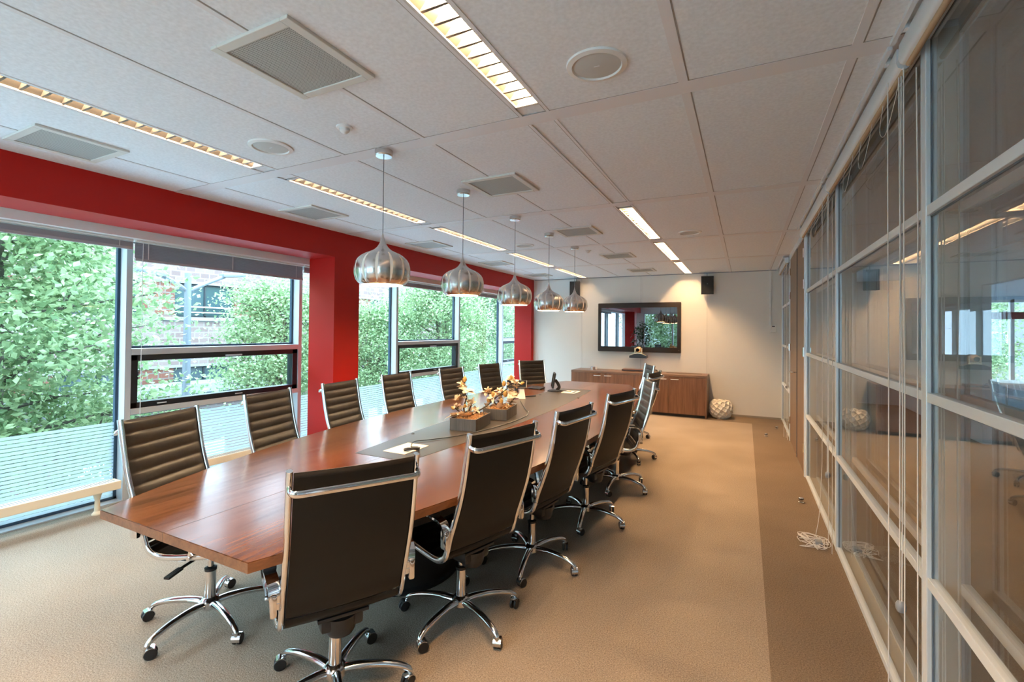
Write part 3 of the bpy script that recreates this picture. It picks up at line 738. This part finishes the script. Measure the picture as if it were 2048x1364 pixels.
for o, a, hz, br in CH:
    for ch in o.children:
        if ch.name.startswith('star_base'): ch.rotation_euler.z = math.radians(br) - a
        elif hz != 1 and not ch.name.startswith('gas_column'): ch.location.z = 1.07*(hz-1)

# ================================================================== back wall furniture
sbx0, sbx1, sby = -3.125, -.605, 9.06
sd = thing('sideboard', 'long low brown wood sideboard under the wall screen', 'sideboard', ((sbx0+sbx1)/2, 9.35, 0)); hw = (sbx1-sbx0)/2
MB().box(-hw, hw, -.29, .295, .725, .762, c=.002).build('worktop', M['sbtop'], sd, smooth=False)
MB().box(-hw+.002, -hw+.024, -.285, .29, 0, .725).box(hw-.024, hw-.002, -.285, .29, 0, .725).box(-hw+.024, hw-.024, -.262, .29, .05, .725).build('carcass', M['sbwood'], sd, smooth=False)
MB().box(-hw+.03, hw-.03, -.24, .2, 0, .05).build('plinth', M['black'], sd, smooth=False)
n = 4; dw = (2*hw-.048)/n
for k in range(n):
    a = -hw+.024+dw*k
    d = MB().box(a+.0015, a+dw-.0015, -.284, -.264, .055, .722, c=.0015).build('door', M['sbwood'], sd, smooth=False)
    hx = a+dw-.11 if k % 2 == 0 else a+.10
    MB().tube(smoothpath([(hx-.065, -.284, .675), (hx-.055, -.304, .675), (hx, -.309, .675), (hx+.055, -.304, .675), (hx+.065, -.284, .675)], 4), .006, n=8).build('handle', M['silver'], d)
MB().box(.52, 1.16, .05, .14, .7615, .7635).build('cable_slot', M['black'], sd, smooth=False)
t = thing('cup', 'small silver cup on the sideboard near its window end', 'cup', (-2.78, 9.42, .762))
MB().lathe([(0, .002), (.048, .0), (.050, .05), (.046, .05), (.044, .006), (0, .006)], n=24).build('body', M['dkchrome'], t)
MB().box(.05, .085, -.02, .02, .0, .047, c=.004).build('card', M['pale'], t, smooth=False)
t = thing('video_codec', 'flat dark device box on the sideboard below the wall screen', 'device', (-1.96, 9.42, .762))
MB().box(-.21, .21, -.11, .11, .004, .040, c=.004).build('case', M['walnut_edge'], t, smooth=False)
MB().box(-.2, .2, -.112, -.108, .012, .032).build('front_panel', M['black'], t, smooth=False)

tv = thing('television', 'large black flat screen on the white wall above the sideboard', 'television', (-1.915, 9.61, 1.626))
MB().box(-.815, .815, -.035, .025, -.495, .495, c=.018).build('bezel', M['tvframe'], tv)
MB().box(-.745, .745, -.0375, -.0345, -.39, .395).build('screen', M['screen'], tv, smooth=False)
MB().box(-.3, .3, .02, .05, -.2, .2).build('wall_mount', M['black'], tv, smooth=False)
MB().ball((.78, -.037, -.44), .004, n=8).build('led', M['pale'], tv)
vc = thing('video_camera', 'golden conference camera on a black arched foot below the screen', 'camera', (-1.885, 9.53, 1.02))
arc = [(-.17, 0), (.17, 0), (.17, .035)] + [(.17*math.cos(q), .035+.045*math.sin(q)) for q in [PI*i/10 for i in range(1, 10)]] + [(-.17, .035)]
R = Matrix.Rotation(PI/2, 4, 'X')
bmx = MB().prism(arc, -.075, .075); bmx.v = [tuple(R @ Vector(p)) for p in bmx.v]
bmx.build('foot', M['black'], vc)
MB().sweep([(-.155, -.02, .05), (-.08, -.02, .083), (0, -.02, .094), (.08, -.02, .083), (.155, -.02, .05)], [(-.06, -.002), (.06, -.002), (.06, .004), (-.06, .004)]).build('arch_plate', M['gold'], vc)
MB().box(-.075, -.055, -.05, .01, .09, .2, c=.008).box(.055, .075, -.05, .01, .09, .2, c=.008).box(-.075, .075, -.05, .01, .09, .105).build('yoke', M['gold'], vc)
hd = MB().ball((0, -.02, .165), .062, n=20).build('head', M['gold'], vc)
MB().lathe([(0, 0), (.03, 0), (.034, -.01), (.034, -.03)], (0, -.088, .16), n=20, M=Matrix.Rotation(-PI/2, 4, 'X')).build('lens', M['lens'], hd)
MB().box(-.05, .05, .02, .13, .0, .02).build('bracket', M['black'], vc, smooth=False)

def wall_speaker(x, label):
    t = thing('wall_speaker', label, 'speaker', (x, 9.54, 2.415), 0, 'black loudspeakers on the back wall')
    b = MB().add([(-.108, -.09, -.17), (.108, -.09, -.17), (.09, .08, -.15), (-.09, .08, -.15), (-.108, -.09, .17), (.108, -.09, .17), (.09, .08, .17), (-.09, .08, .17)],
                 [[0, 3, 2, 1], [4, 5, 6, 7], [0, 1, 5, 4], [1, 2, 6, 5], [2, 3, 7, 6], [3, 0, 4, 7]])
    b.build('cabinet', M['black'], t, smooth=False)
    MB().box(-.098, .098, -.096, -.088, -.16, .16, c=.004).build('grille', M['blackmat'], t, smooth=False)
    MB().box(-.006, .006, -.098, -.095, .02, .03).build('badge', M['greyplastic'], t, smooth=False)
    MB().box(-.012, .012, .06, .13, -.02, .02).box(-.03, .03, .112, .12, -.05, .05).tube([(.0, .112, .17), (.0, .115, .25)], .004).build('bracket', M['black'], t)
    return t
wall_speaker(-.635, 'black loudspeaker on the white wall, door side of the screen').rotation_euler.z = .10
wall_speaker(-3.21, 'black loudspeaker on the white wall behind the smallest-looking pendant').rotation_euler.z = .15
t = thing('thermostat', 'white wall thermostat with small dark display under a cable duct', 'thermostat', (.448, 9.66, 1.62))
MB().box(-.045, .045, -.03, 0, -.07, .07, c=.006).build('case', M['white'], t, smooth=False)
MB().box(-.02, .025, -.032, -.029, .03, .048).build('display', M['black'], t, smooth=False)
t = thing('cable_duct', 'white vertical cable duct from ceiling to thermostat', 'cable duct', (.40, 9.66, 1.68))
MB().box(-.018, .018, -.02, 0, 0, H-1.68-.014, c=.003).build('cover', M['white'], t, smooth=False)
for z in (.3, .6): MB().box(-.019, .019, -.0205, 0, z, z+.002).build('joint', M['seam'], t, smooth=False)

def vase():
    N = 95; ga = PI*(3-5**.5); pts = []
    rr = random.Random(3)
    for i in range(N):
        z = 1-2*(i+.5)/N; r = math.sqrt(1-z*z); pts.append(Vector((r*math.cos(ga*i), r*math.sin(ga*i), z)) + Vector((rr.uniform(-.05, .05), rr.uniform(-.05, .05), rr.uniform(-.05, .05))))
    pts = [p.normalized() for p in pts]
    bm = bmesh.new(); bmesh.ops.create_icosphere(bm, subdivisions=6, radius=1)
    for v in bm.verts:
        d = v.co.normalized(); ds = sorted((d-p).length for p in pts)[:2]
        cell = ds[1]-ds[0]; k = max(0, 1-cell/.16)
        q = d*(1.0 + .15*k**1.2 - .03)
        z = q.z
        if z > .80: f = max(0, (z-.80))*1.9; q.z = .80 - f*.6
        v.co = Vector((q.x*.183, q.y*.183, max(-.9, q.z)*.19+.171))
    m = MB().take(bm); o = m.build('vase', M['ceramic'], angle=80); o.location = (-.388, 9.33, 0); return o
tag(vase(), 'round white ceramic vase with honeycomb relief on the floor beside the sideboard', 'vase')

# ---- floor door stops
for x, y, lb in ((.282, 8.02, 'small chrome knob doorstop on the carpet border, further from the partition'), (.456, 8.72, 'small dark doorstop on the carpet border closest to the back wall'), (.46, 5.07, 'small chrome doorstop on the carpet border beside the glass partition')):
    t = thing('doorstop', lb, 'doorstop', (x, y, 0), 0, 'doorstops on the carpet border')
    MB().lathe([(0, 0), (.024, 0), (.024, .006), (.016, .010), (.016, .026), (.021, .030), (.021, .040), (.014, .045), (0, .045)], n=20).build('body', M['dkchrome'], t)
    MB().lathe([(.0205, .030), (.0225, .033), (.0225, .037), (.0205, .040)], n=20).build('rubber_ring', M['black'], t)

# ================================================================== things on the table
def petal_mesh(l, w, curl):
    mb = MB(); n = 6; vs = []; fs = []
    for i in range(n+1):
        t = i/n; ww = w*math.sin(PI*min(1, t*.86+.10))**.8; x = l*t; z = curl*t*t*l
        vs += [(x, -ww, z+.25*ww), (x, 0, z), (x, ww, z+.25*ww)]
    for i in range(n):
        a = 3*i; fs += [[a, a+1, a+4, a+3], [a+1, a+2, a+5, a+4]]
    k = len(vs); vs += [(x, y, z-.0012) for x, y, z in vs]; fs += [[i+k for i in f][::-1] for f in fs]
    return vs, fs
def flower(rr, size, openness):
    mb = MB()
    for ring, (cnt, tilt, sc) in enumerate(((4, openness, 1.0), (3, openness*1.6+.2, .8))):
        for i in range(cnt):
            vs, fs = petal_mesh(size*sc*rr.uniform(.85, 1.15), size*.30*rr.uniform(.8, 1.1), rr.uniform(-.5, .2))
            Mx = Matrix.Rotation(2*PI*i/cnt+ring*.6+rr.uniform(-.3, .3), 4, 'Z') @ Matrix.Rotation(-tilt+rr.uniform(-.2, .2), 4, 'Y')
            mb.add([Mx @ Vector(v) for v in vs], fs)
    mb.ball((0, 0, .006), size*.12, n=8)
    return mb
def magnolia(name, label, x, y, rz, seed, branches, blooms, buds):
    rr = random.Random(seed)
    t = thing(name, label, 'planter', (x, y, TZ+.0018), rz, 'magnolia planters on the table')
    b = MB(); L, Wd, h, th = .175, .112, .096, .008
    for g in ((-Wd, Wd, -L, -L+th), (-Wd, Wd, L-th, L), (-Wd, -Wd+th, -L+th, L-th), (Wd-th, Wd, -L+th, L-th)): b.box(*g, 0, h, c=.001)
    b.box(-Wd+th, Wd-th, -L+th, L-th, 0, .01).build('box', M['slate'], t, smooth=False)
    s = MB().box(-Wd+th, Wd-th, -L+th, L-th, .01, h-.022)
    for k in range(420):
        px, py = rr.uniform(-Wd+.012, Wd-.012), rr.uniform(-L+.012, L-.012); a = rr.uniform(0, 2*PI); l = rr.uniform(.012, .03); zz = h-.024+rr.uniform(0, .02)
        s.tube([(px-l*math.cos(a)*.4, py-l*math.sin(a)*.4, zz), (px, py, zz+rr.uniform(.004, .014)), (px+l*math.cos(a)*.4, py+l*math.sin(a)*.4, zz)], .0011, n=3)
    s.build('straw', M['straw'], t, smooth=False)
    for br in branches:
        p = smoothpath([Vector(q) for q in br], 6); n = len(p)
        w = MB().tube(p, .0065, n=7, scale=[1.3-.75*i/(n-1) for i in range(n)])
        for k in range(4):
            q = p[int(n*(.25+.17*k))]; d = Vector((rr.uniform(-1, 1), rr.uniform(-1, 1), rr.uniform(-.2, .9))).normalized()
            w.tube([q, q+d*.025, q+d*.05+Vector((0, 0, .008))], .0028, n=5, scale=[1, .8, .4])
        w.build('branch', M['twig'], t)
    extra = []
    for br in branches:                       # small side blooms and brown leaves along each twig
        for u in (.45, .7, .9):
            k = u*(len(br)-1); i0 = min(int(k), len(br)-2); q = Vector(br[i0]).lerp(Vector(br[i0+1]), k-i0)
            d = Vector((rr.uniform(-1, 1), rr.uniform(-1, 1), rr.uniform(-.2, .8))).normalized()
            extra.append((tuple(q+d*.02), rr.uniform(.035, .052), rr.uniform(.2, .7), (rr.uniform(-.9, .9), rr.uniform(-.9, .9), rr.uniform(0, 3))))
    for (q, sz, op, ax) in blooms + extra:
        f = flower(rr, sz, op); o = f.build('flower', M['petal'], t, angle=60); o.location = q; o.rotation_euler = ax
    for (q, sz, ax) in buds:
        o = MB().lathe([(0, 0), (sz*.2, sz*.08), (sz*.33, sz*.3), (sz*.34, sz*.5), (sz*.22, sz*.8), (0, sz)], n=10).build('bud', M['bud'], t); o.location = q; o.rotation_euler = ax
    return t
magnolia('flower_planter', 'grey wooden box planter with cream magnolia blooms, nearer the cable hatch', -2.035, 3.37, .17, 4,
         [[(-.05, .02, .06), (-.075, .03, .15), (-.055, .04, .24), (-.075, .03, .31), (-.068, .02, .37)],
          [(-.05, .02, .07), (.02, .06, .11), (.11, .10, .17), (.18, .14, .24), (.25, .18, .30)],
          [(-.04, .0, .07), (-.01, -.02, .13), (.0, .02, .20)], [(-.05, .0, .08), (-.13, .02, .13), (-.15, .0, .15)]],
         [((-.03, -.02, .295), .075, .25, (.2, .3, 0)), ((-.12, .02, .215), .06, .6, (0, -.7, 0)), ((-.04, -.10, .105), .085, .25, (-.5, 0, .3)), ((-.095, .03, .315), .045, .9, (0, -.3, 0)),
          ((.03, .03, .135), .05, .3, (.3, .4, 0)), ((-.04, .03, .19), .045, .7, (.2, .4, 1)), ((-.10, -.12, .10), .065, .3, (-.2, .1, 2))],
         [((-.068, .02, .365), .055, (0, .1, 0)), ((-.08, .03, .325), .045, (.5, -.3, 0)), ((.12, .12, .19), .05, (0, -.3, 0)), ((.16, .13, .235), .055, (.2, -.2, 0)), ((-.05, -.01, .16), .04, (.6, .3, 0)), ((-.145, .0, .14), .04, (0, -1.2, 0))])
magnolia('flower_planter', 'grey wooden box planter with spreading magnolia twigs, further from the cable hatch', -2.035, 3.90, .19, 9,
         [[(.0, .0, .06), (-.03, .03, .14), (.02, .05, .22), (.08, .06, .30), (.10, .06, .355)],
          [(.02, .0, .06), (-.06, .0, .13), (-.10, -.02, .20), (-.10, -.02, .25)],
          [(.03, .0, .07), (.09, .03, .13), (.14, .05, .19)], [(-.01, .0, .20), (.08, .05, .24), (.18, .08, .31)]],
         [((-.12, -.03, .225), .075, .2, (.2, -.3, 0)), ((-.05, -.03, .20), .08, .3, (-.3, .2, .6)), ((.11, .05, .32), .065, .45, (.1, .6, 0)), ((.11, .0, .20), .07, .2, (.2, .4, 0)),
          ((.02, -.11, .10), .075, .4, (-.6, 0, 0)), ((.0, .02, .16), .05, .5, (0, 0, 0)), ((.07, -.05, .10), .055, .5, (-.2, .4, 0)), ((-.02, .03, .235), .05, .4, (.3, -.2, 0))],
         [((.02, .05, .275), .06, (0, -.05, 0)), ((.085, .06, .33), .06, (0, 0, 0)), ((.04, .02, .18), .065, (.1, .1, 0)), ((.02, -.04, .125), .055, (-.1, 0, 0)), ((-.08, -.02, .18), .05, (0, -.4, 0)), ((.17, .08, .30), .045, (0, 1.1, 0))])
# tablet on a pale stand
t = thing('tablet_stand', 'black tilted tablet on a pale notched stand behind the planters', 'tablet', (-2.40, 5.00, TZ+.0018), .35)
MB().prism([(-.11, 0), (-.03, 0), (-.03, .015), (.03, .015), (.03, 0), (.11, 0), (.085, .13), (.035, .13), (.035, .075), (-.035, .075), (-.035, .13), (-.085, .13)], -.006, .006)
st = MB().prism([(-.11, 0), (-.035, 0), (-.03, .012), (.03, .012), (.035, 0), (.11, 0), (.088, .125), (.036, .125), (.036, .062), (-.036, .062), (-.036, .125), (-.088, .125)], -.007, .007)
R = Matrix.Rotation(PI/2-.25, 4, 'X'); st.v = [tuple(R @ Vector(p)) for p in st.v]; st.build('stand', M['pale'], t, smooth=False)
R = Matrix.Translation((0, .045, .165)) @ Matrix.Rotation(-.75, 4, 'X')
pn = MB().box(-.12, .12, -.012, .012, -.055, .055, c=.005, M=R).build('tablet', M['black'], t, smooth=False)
MB().box(-.11, .11, -.0135, -.0118, -.045, .045, M=R).build('screen', M['lens'], pn, smooth=False)
MB().box(-.018, .018, .01, .05, .03, .13, c=.004).build('neck', M['black'], t, smooth=False)
# side-on desk phone display
t = thing('desk_phone', 'black video phone seen edge-on with bent neck and round foot', 'phone', (-2.26, 5.90, TZ+.0018), -1.15)
MB().lathe([(0, 0), (.10, 0), (.10, .008), (.08, .016), (0, .018)], n=32).build('foot', M['black'], t)
MB().sweep(smoothpath([(0, .02, .012), (0, .055, .05), (0, .035, .105), (0, .0, .15)], 5), [(-.02, -.008), (.02, -.008), (.02, .008), (-.02, .008)], up=(1, 0, 0)).build('neck', M['black'], t)
R = Matrix.Translation((0, -.02, .145)) @ Matrix.Rotation(-.16, 4, 'X')
pn = MB().box(-.12, .12, -.014, .014, -.10, .10, c=.008, M=R).build('display', M['black'], t, smooth=False)
MB().box(-.105, .105, -.0155, -.0138, -.085, .085, M=R).build('screen', M['lens'], pn, smooth=False)
t = thing('desk_device', 'thin dark wedge-shaped device on the table beside the video phone', 'device', (-2.58, 6.0, TZ+.0018), -.25)
MB().add([(-.11, -.06, .004), (.11, -.06, .004), (.11, .06, .004), (-.11, .06, .004), (-.11, -.06, .010), (.11, -.06, .010), (.11, .06, .03), (-.11, .06, .03)], [[0, 3, 2, 1], [4, 5, 6, 7], [0, 1, 5, 4], [1, 2, 6, 5], [2, 3, 7, 6], [3, 0, 4, 7]]).build('case', M['black'], t, smooth=False)
for x in (-.09, .09): MB().cyl(x, -.04, 0, .005, .008, n=10).cyl(x, .04, 0, .005, .008, n=10).build('rubber_foot', M['greyplastic'], t)
o = MB().sweep(smoothpath([(-2.39, 5.19, TZ+.007), (-2.34, 5.24, TZ+.008), (-2.29, 5.31, TZ+.007)], 4), [(-.014, -.006), (.014, -.006), (.012, .006), (-.012, .006)]).build('remote_control', M['black'])
tag(o, 'small black remote lying beside the tablet stand', 'remote')
o = MB().tube(smoothpath([(-2.03, 2.58, TZ+.008), (-2.10, 2.70, TZ+.010), (-2.05, 2.80, TZ+.008), (-1.95, 2.98, TZ+.007), (-1.87, 3.25, TZ+.007), (-1.82, 3.6, TZ+.007), (-1.82, 3.98, TZ+.008), (-1.86, 4.15, TZ+.03), (-1.93, 4.27, TZ+.010), (-2.1, 4.55, TZ+.007), (-2.28, 4.86, TZ+.007)], 6), .0032, n=8).build('cable', M['black'])
tag(o, 'black cable running along the inlay past both planters', 'cable')
o = MB().tube(smoothpath([(-2.20, 5.82, TZ+.012), (-2.14, 5.80, TZ+.03), (-2.09, 5.86, TZ+.016), (-2.04, 5.92, TZ+.008)], 6), .004, n=8).build('cable', M['black'])
tag(o, 'short black cable from the video phone to the far hatch', 'cable')
o = MB().tube(smoothpath([(-2.02, 2.50, TZ+.010), (-1.96, 2.47, TZ+.028), (-1.93, 2.52, TZ+.02), (-1.96, 2.57, TZ+.012), (-2.01, 2.56, TZ+.010)], 6), .008, n=8).build('cable_plug', M['black'])
tag(o, 'black plug loop lying on the near cable hatch', 'plug')

# ================================================================== outside: street, facade, trees
GZ = -4.6
struct(MB().box(-60, 40, -40, 80, GZ-.2, GZ).build('floor_street', M['asphalt'], smooth=False))
struct(MB().box(-5.06, 7.5, -3, 13.5, GZ, -.12).build('wall_below', M['concrete'], smooth=False))
bd = thing('brick_building', 'pale brick office building across the street with ribbon windows', 'building', (-20.6, 14, 0))
TOP = 9.6  # unseen upper storeys, raised to hide bright sky from table reflections
rows = [(1.95, 3.30), (-1.35, -.05), (-4.4, -3.2), (5.2, 6.5), (8.3, 9.2)]
pier = 5.0
wl = MB(); Y0, Y1 = -34.0, 46.0
edges = sorted([GZ] + [z for r in rows for z in r] + [TOP])
for a, b in zip(edges[::2], edges[1::2]): wl.box(0, .6, Y0, Y1, a, b)
wl.build('wall', M['brick'], bd, smooth=False)
pr_ = MB(); y = Y0
starts = []
while y < Y1:
    starts.append(y)
    for a, b in rows: pr_.box(0, .59, y, y+1.15, a, b)
    y += 3.6
pr_.build('brick_piers', M['brick_red'], bd, smooth=False)
sl = MB()
for a, b in rows[:2]: sl.box(.5, .72, Y0, Y1, a-.14, a).box(.5, .66, Y0, Y1, b, b+.10)
sl.build('sills', M['concrete'], bd, smooth=False)
cn = MB().box(.6, 2.0, Y0, Y1, -.95+.0, -.62).build('canopy', M['concrete'], bd, smooth=False)
for y in starts:
    if -8 < y < 34:
        for a, b in rows[:2]:
            f = MB()
            ya, yb = y+1.15, y+3.6
            for g in ((ya, ya+.06, a, b), (yb-.06, yb, a, b), (ya, yb, a, a+.06), (ya, yb, b-.06, b), ((ya+yb)/2-.03, (ya+yb)/2+.03, a, b)): f.box(.40, .48, *g)
            f = f.build('window', M['sash'], bd, smooth=False)
            MB().box(.42, .44, ya, yb, a, b).build('pane', M['dkglass'], f, smooth=False)
            if a > 1:
                MB().tube([(.62, ya, a+.42), (.62, yb, a+.42)], .03, n=6).tube([(.62, ya, a+.2), (.62, yb, a+.2)], .02, n=6).build('railing', M['white'], f)
bd.location = (-20.6, 0.25, 0)

lp = thing('street_lamp', 'grey street lamp with two spread arms outside the window', 'street lamp', (-11, 6.09, GZ)); zt = 2.46-GZ
MB().tube([(0, 0, 0), (0, 0, 3), (0, 0, zt+.28)], .085, n=14, scale=[1.3, 1.05, .75]).build('pole', M['steel_lamp'], lp)
for sy, yy, zz in ((-1, -.62, .22), (1, .90, .34)):
    a = MB().tube([(0, 0, zt-.12), (0, yy*.5, zt+zz*.35), (0, yy*.9, zt+zz*.86)], .045, n=10).build('arm', M['steel_lamp'], lp)
    h = MB().box(-.10, .10, -.28, .28, -.045, .05, c=.03, M=Matrix.Translation((0, yy+sy*.12, zt+zz)) @ Matrix.Rotation(sy*.12, 4, 'X')).build('lamp_head', M['steel_lamp'], a)

def tree_mesh(seed, R, Hc, n, lsize, zc):
    """crown of loose leaves around branch ends; zc = crown centre height over ground"""
    rr = random.Random(seed); tr = MB(); tips = []
    base = Vector((0, 0, 0)); top = Vector((rr.uniform(-.3, .3), rr.uniform(-.3, .3), zc+Hc*.55))
    tr.tube(smoothpath([base, (0.05, -.04, zc*.4), (0, .06, zc*.8), top], 5), .13, n=9, scale=[1.2-.95*i/15 for i in range(16)])
    for k in range(34):
        z0 = zc - Hc*.75 + Hc*1.35*k/33; a = k*2.4; l = R*rr.uniform(.55, 1.0)*math.sqrt(max(.12, 1-((z0-zc+.1*Hc)/Hc)**2))
        s = Vector((0, 0, z0)); e = s + Vector((math.cos(a)*l, math.sin(a)*l, rr.uniform(.1, .5)*l)); m = (s+e)/2 + Vector((rr.uniform(-.2, .2), rr.uniform(-.2, .2), rr.uniform(-.05, .25)))
        tr.tube([s, m, e], .035, n=5, scale=[1, .6, .2]); tips += [e, (m+e)/2, m, (e+s*.6)/1.6]
        for q in range(2):
            e2 = m + Vector((rr.uniform(-1, 1), rr.uniform(-1, 1), rr.uniform(-.4, .7)))*l*.5; tr.tube([m, (m+e2)/2+Vector((0, 0, .05)), e2], .016, n=4, scale=[1, .7, .3]); tips += [e2, (m+e2)/2]
    lv = MB()
    for i in range(n):
        c = tips[rr.randrange(len(tips))]; p = c + Vector((rr.gauss(0, .26), rr.gauss(0, .26), rr.gauss(0, .20)))
        d = Vector((rr.uniform(-1, 1), rr.uniform(-1, 1), rr.uniform(-.9, .4))).normalized(); s = d.cross(Vector((rr.uniform(-1, 1), rr.uniform(-1, 1), rr.uniform(.2, 1)))).normalized()
        l = lsize*rr.uniform(.6, 1.25); w = l*.34; nn = d.cross(s)*w*.25
        lv.add([p, p+d*l*.45+s*w+nn, p+d*l, p+d*l*.45-s*w+nn], [[0, 1, 2, 3]])
    return lv.mesh('foliage', M['leaf_a'], smooth=False), tr.mesh('trunk', M['bark'])
def tree(me, x, y, rz, label, sc=1.0, mat=None):
    t = thing('street_tree', label, 'tree', (x, y, GZ), rz, 'trees along the street'); t.scale = (sc, sc, sc)
    for nm, m in zip(('foliage', 'trunk'), me):
        o = bpy.data.objects.new(nm, m); COL.objects.link(o); o.parent = t
    return t
TA = tree_mesh(1, 2.5, 3.2, 42000, .095, 5.9)
TB = tree_mesh(2, 1.8, 2.4, 24000, .09, 5.6)
TC = tree_mesh(3, 2.3, 3.2, 34000, .095, 6.0)
tree(TA, -9.3, 2.6, .3, 'large light green tree filling the full-height window, leftmost in view')
tree(TC, -9.4, -.9, 1.9, 'light green tree at the picture edge beyond the leftmost glass')
tree(TB, -11.6, 8.9, .9, 'light green tree just past the street lamp, behind the black sash')
tree(TB, -11.0, 12.3, 2.2, 'light green tree beyond the red pillar, under the first pendant', .95)
tree(TC, -10.2, 14.6, 1.2, 'light green tree beyond the sash past the red pillar, under the second pendant')
tree(TA, -10.6, 18.6, 2.6, 'dense light green tree in the far windows, below the third pendant')
tree(TC, -10.4, 23.0, .2, 'light green tree at the end of the street row beside the far red pillar')
# potted fig at the window end of the room, seen in the dark screen
def fig():
    rr = random.Random(8); t = thing('potted_fig', 'dark leafy potted fig mirrored in the black screen', 'plant', (-3.72, -.55, 0))
    MB().lathe([(0, 0), (.15, 0), (.19, .32), (.175, .32), (.16, .28), (0, .28)], n=28).build('pot', M['greyplastic'], t)
    st = MB().tube(smoothpath([(0, 0, .28), (.03, 0, .7), (-.02, .02, 1.1), (0, 0, 1.7)], 5), .018, n=8); tips = []
    for k in range(16):
        z = .75+.06*k; a = 2.4*k; l = .42-.012*k; e = Vector((math.cos(a)*l, math.sin(a)*l, z+.18)); st.tube([(0, 0, z), e*.6+Vector((0, 0, .3*z)), e], .006, n=5); tips.append(e)
    st.build('stem', M['bark'], t); lv = MB()
    for i in range(620):
        c = rr.choice(tips); p = c*rr.uniform(.5, 1)*1 + Vector((rr.gauss(0, .09), rr.gauss(0, .09), c.z*0+rr.gauss(0, .10))); p.z = c.z + rr.gauss(0, .11)
        d = Vector((rr.uniform(-1, 1), rr.uniform(-1, 1), rr.uniform(-.9, .2))).normalized(); s = d.cross(Vector((0, .2, 1))).normalized(); l = rr.uniform(.08, .14); w = l*.27
        lv.add([p, p+d*l*.45+s*w, p+d*l, p+d*l*.45-s*w], [[0, 1, 2, 3]])
    lv.build('foliage', M['leaf_in'], t, smooth=False)
fig()

ob = thing('office_block', 'pale office block seen through the bluish office window beyond the partition', 'building', (8, 32, GZ))
MB().box(-14, 14, 0, 6, 0, 12).build('wall', M['concrete'], ob, smooth=False)
for k in range(9):
    for z in (1.2, 4.6, 8.0):
        f = MB().box(-12.5+3*k-1.1, -12.5+3*k+1.1, -.06, .05, z, z+1.7).build('window', M['white'], ob, smooth=False)
        MB().box(-12.5+3*k-1.0, -12.5+3*k+1.0, -.08, -.05, z+.1, z+1.6).build('pane', M['dkglass'], f, smooth=False)
tree(TB, 6.2, 20.5, .5, 'light green tree seen through the bluish office window beyond the partition')
tree(TA, -4.4, -10.5, 1.1, 'light green tree behind the viewer, mirrored in the black screen')
tree(TC, .8, -11.5, 2.5, 'light green tree behind the viewer, further from the street')
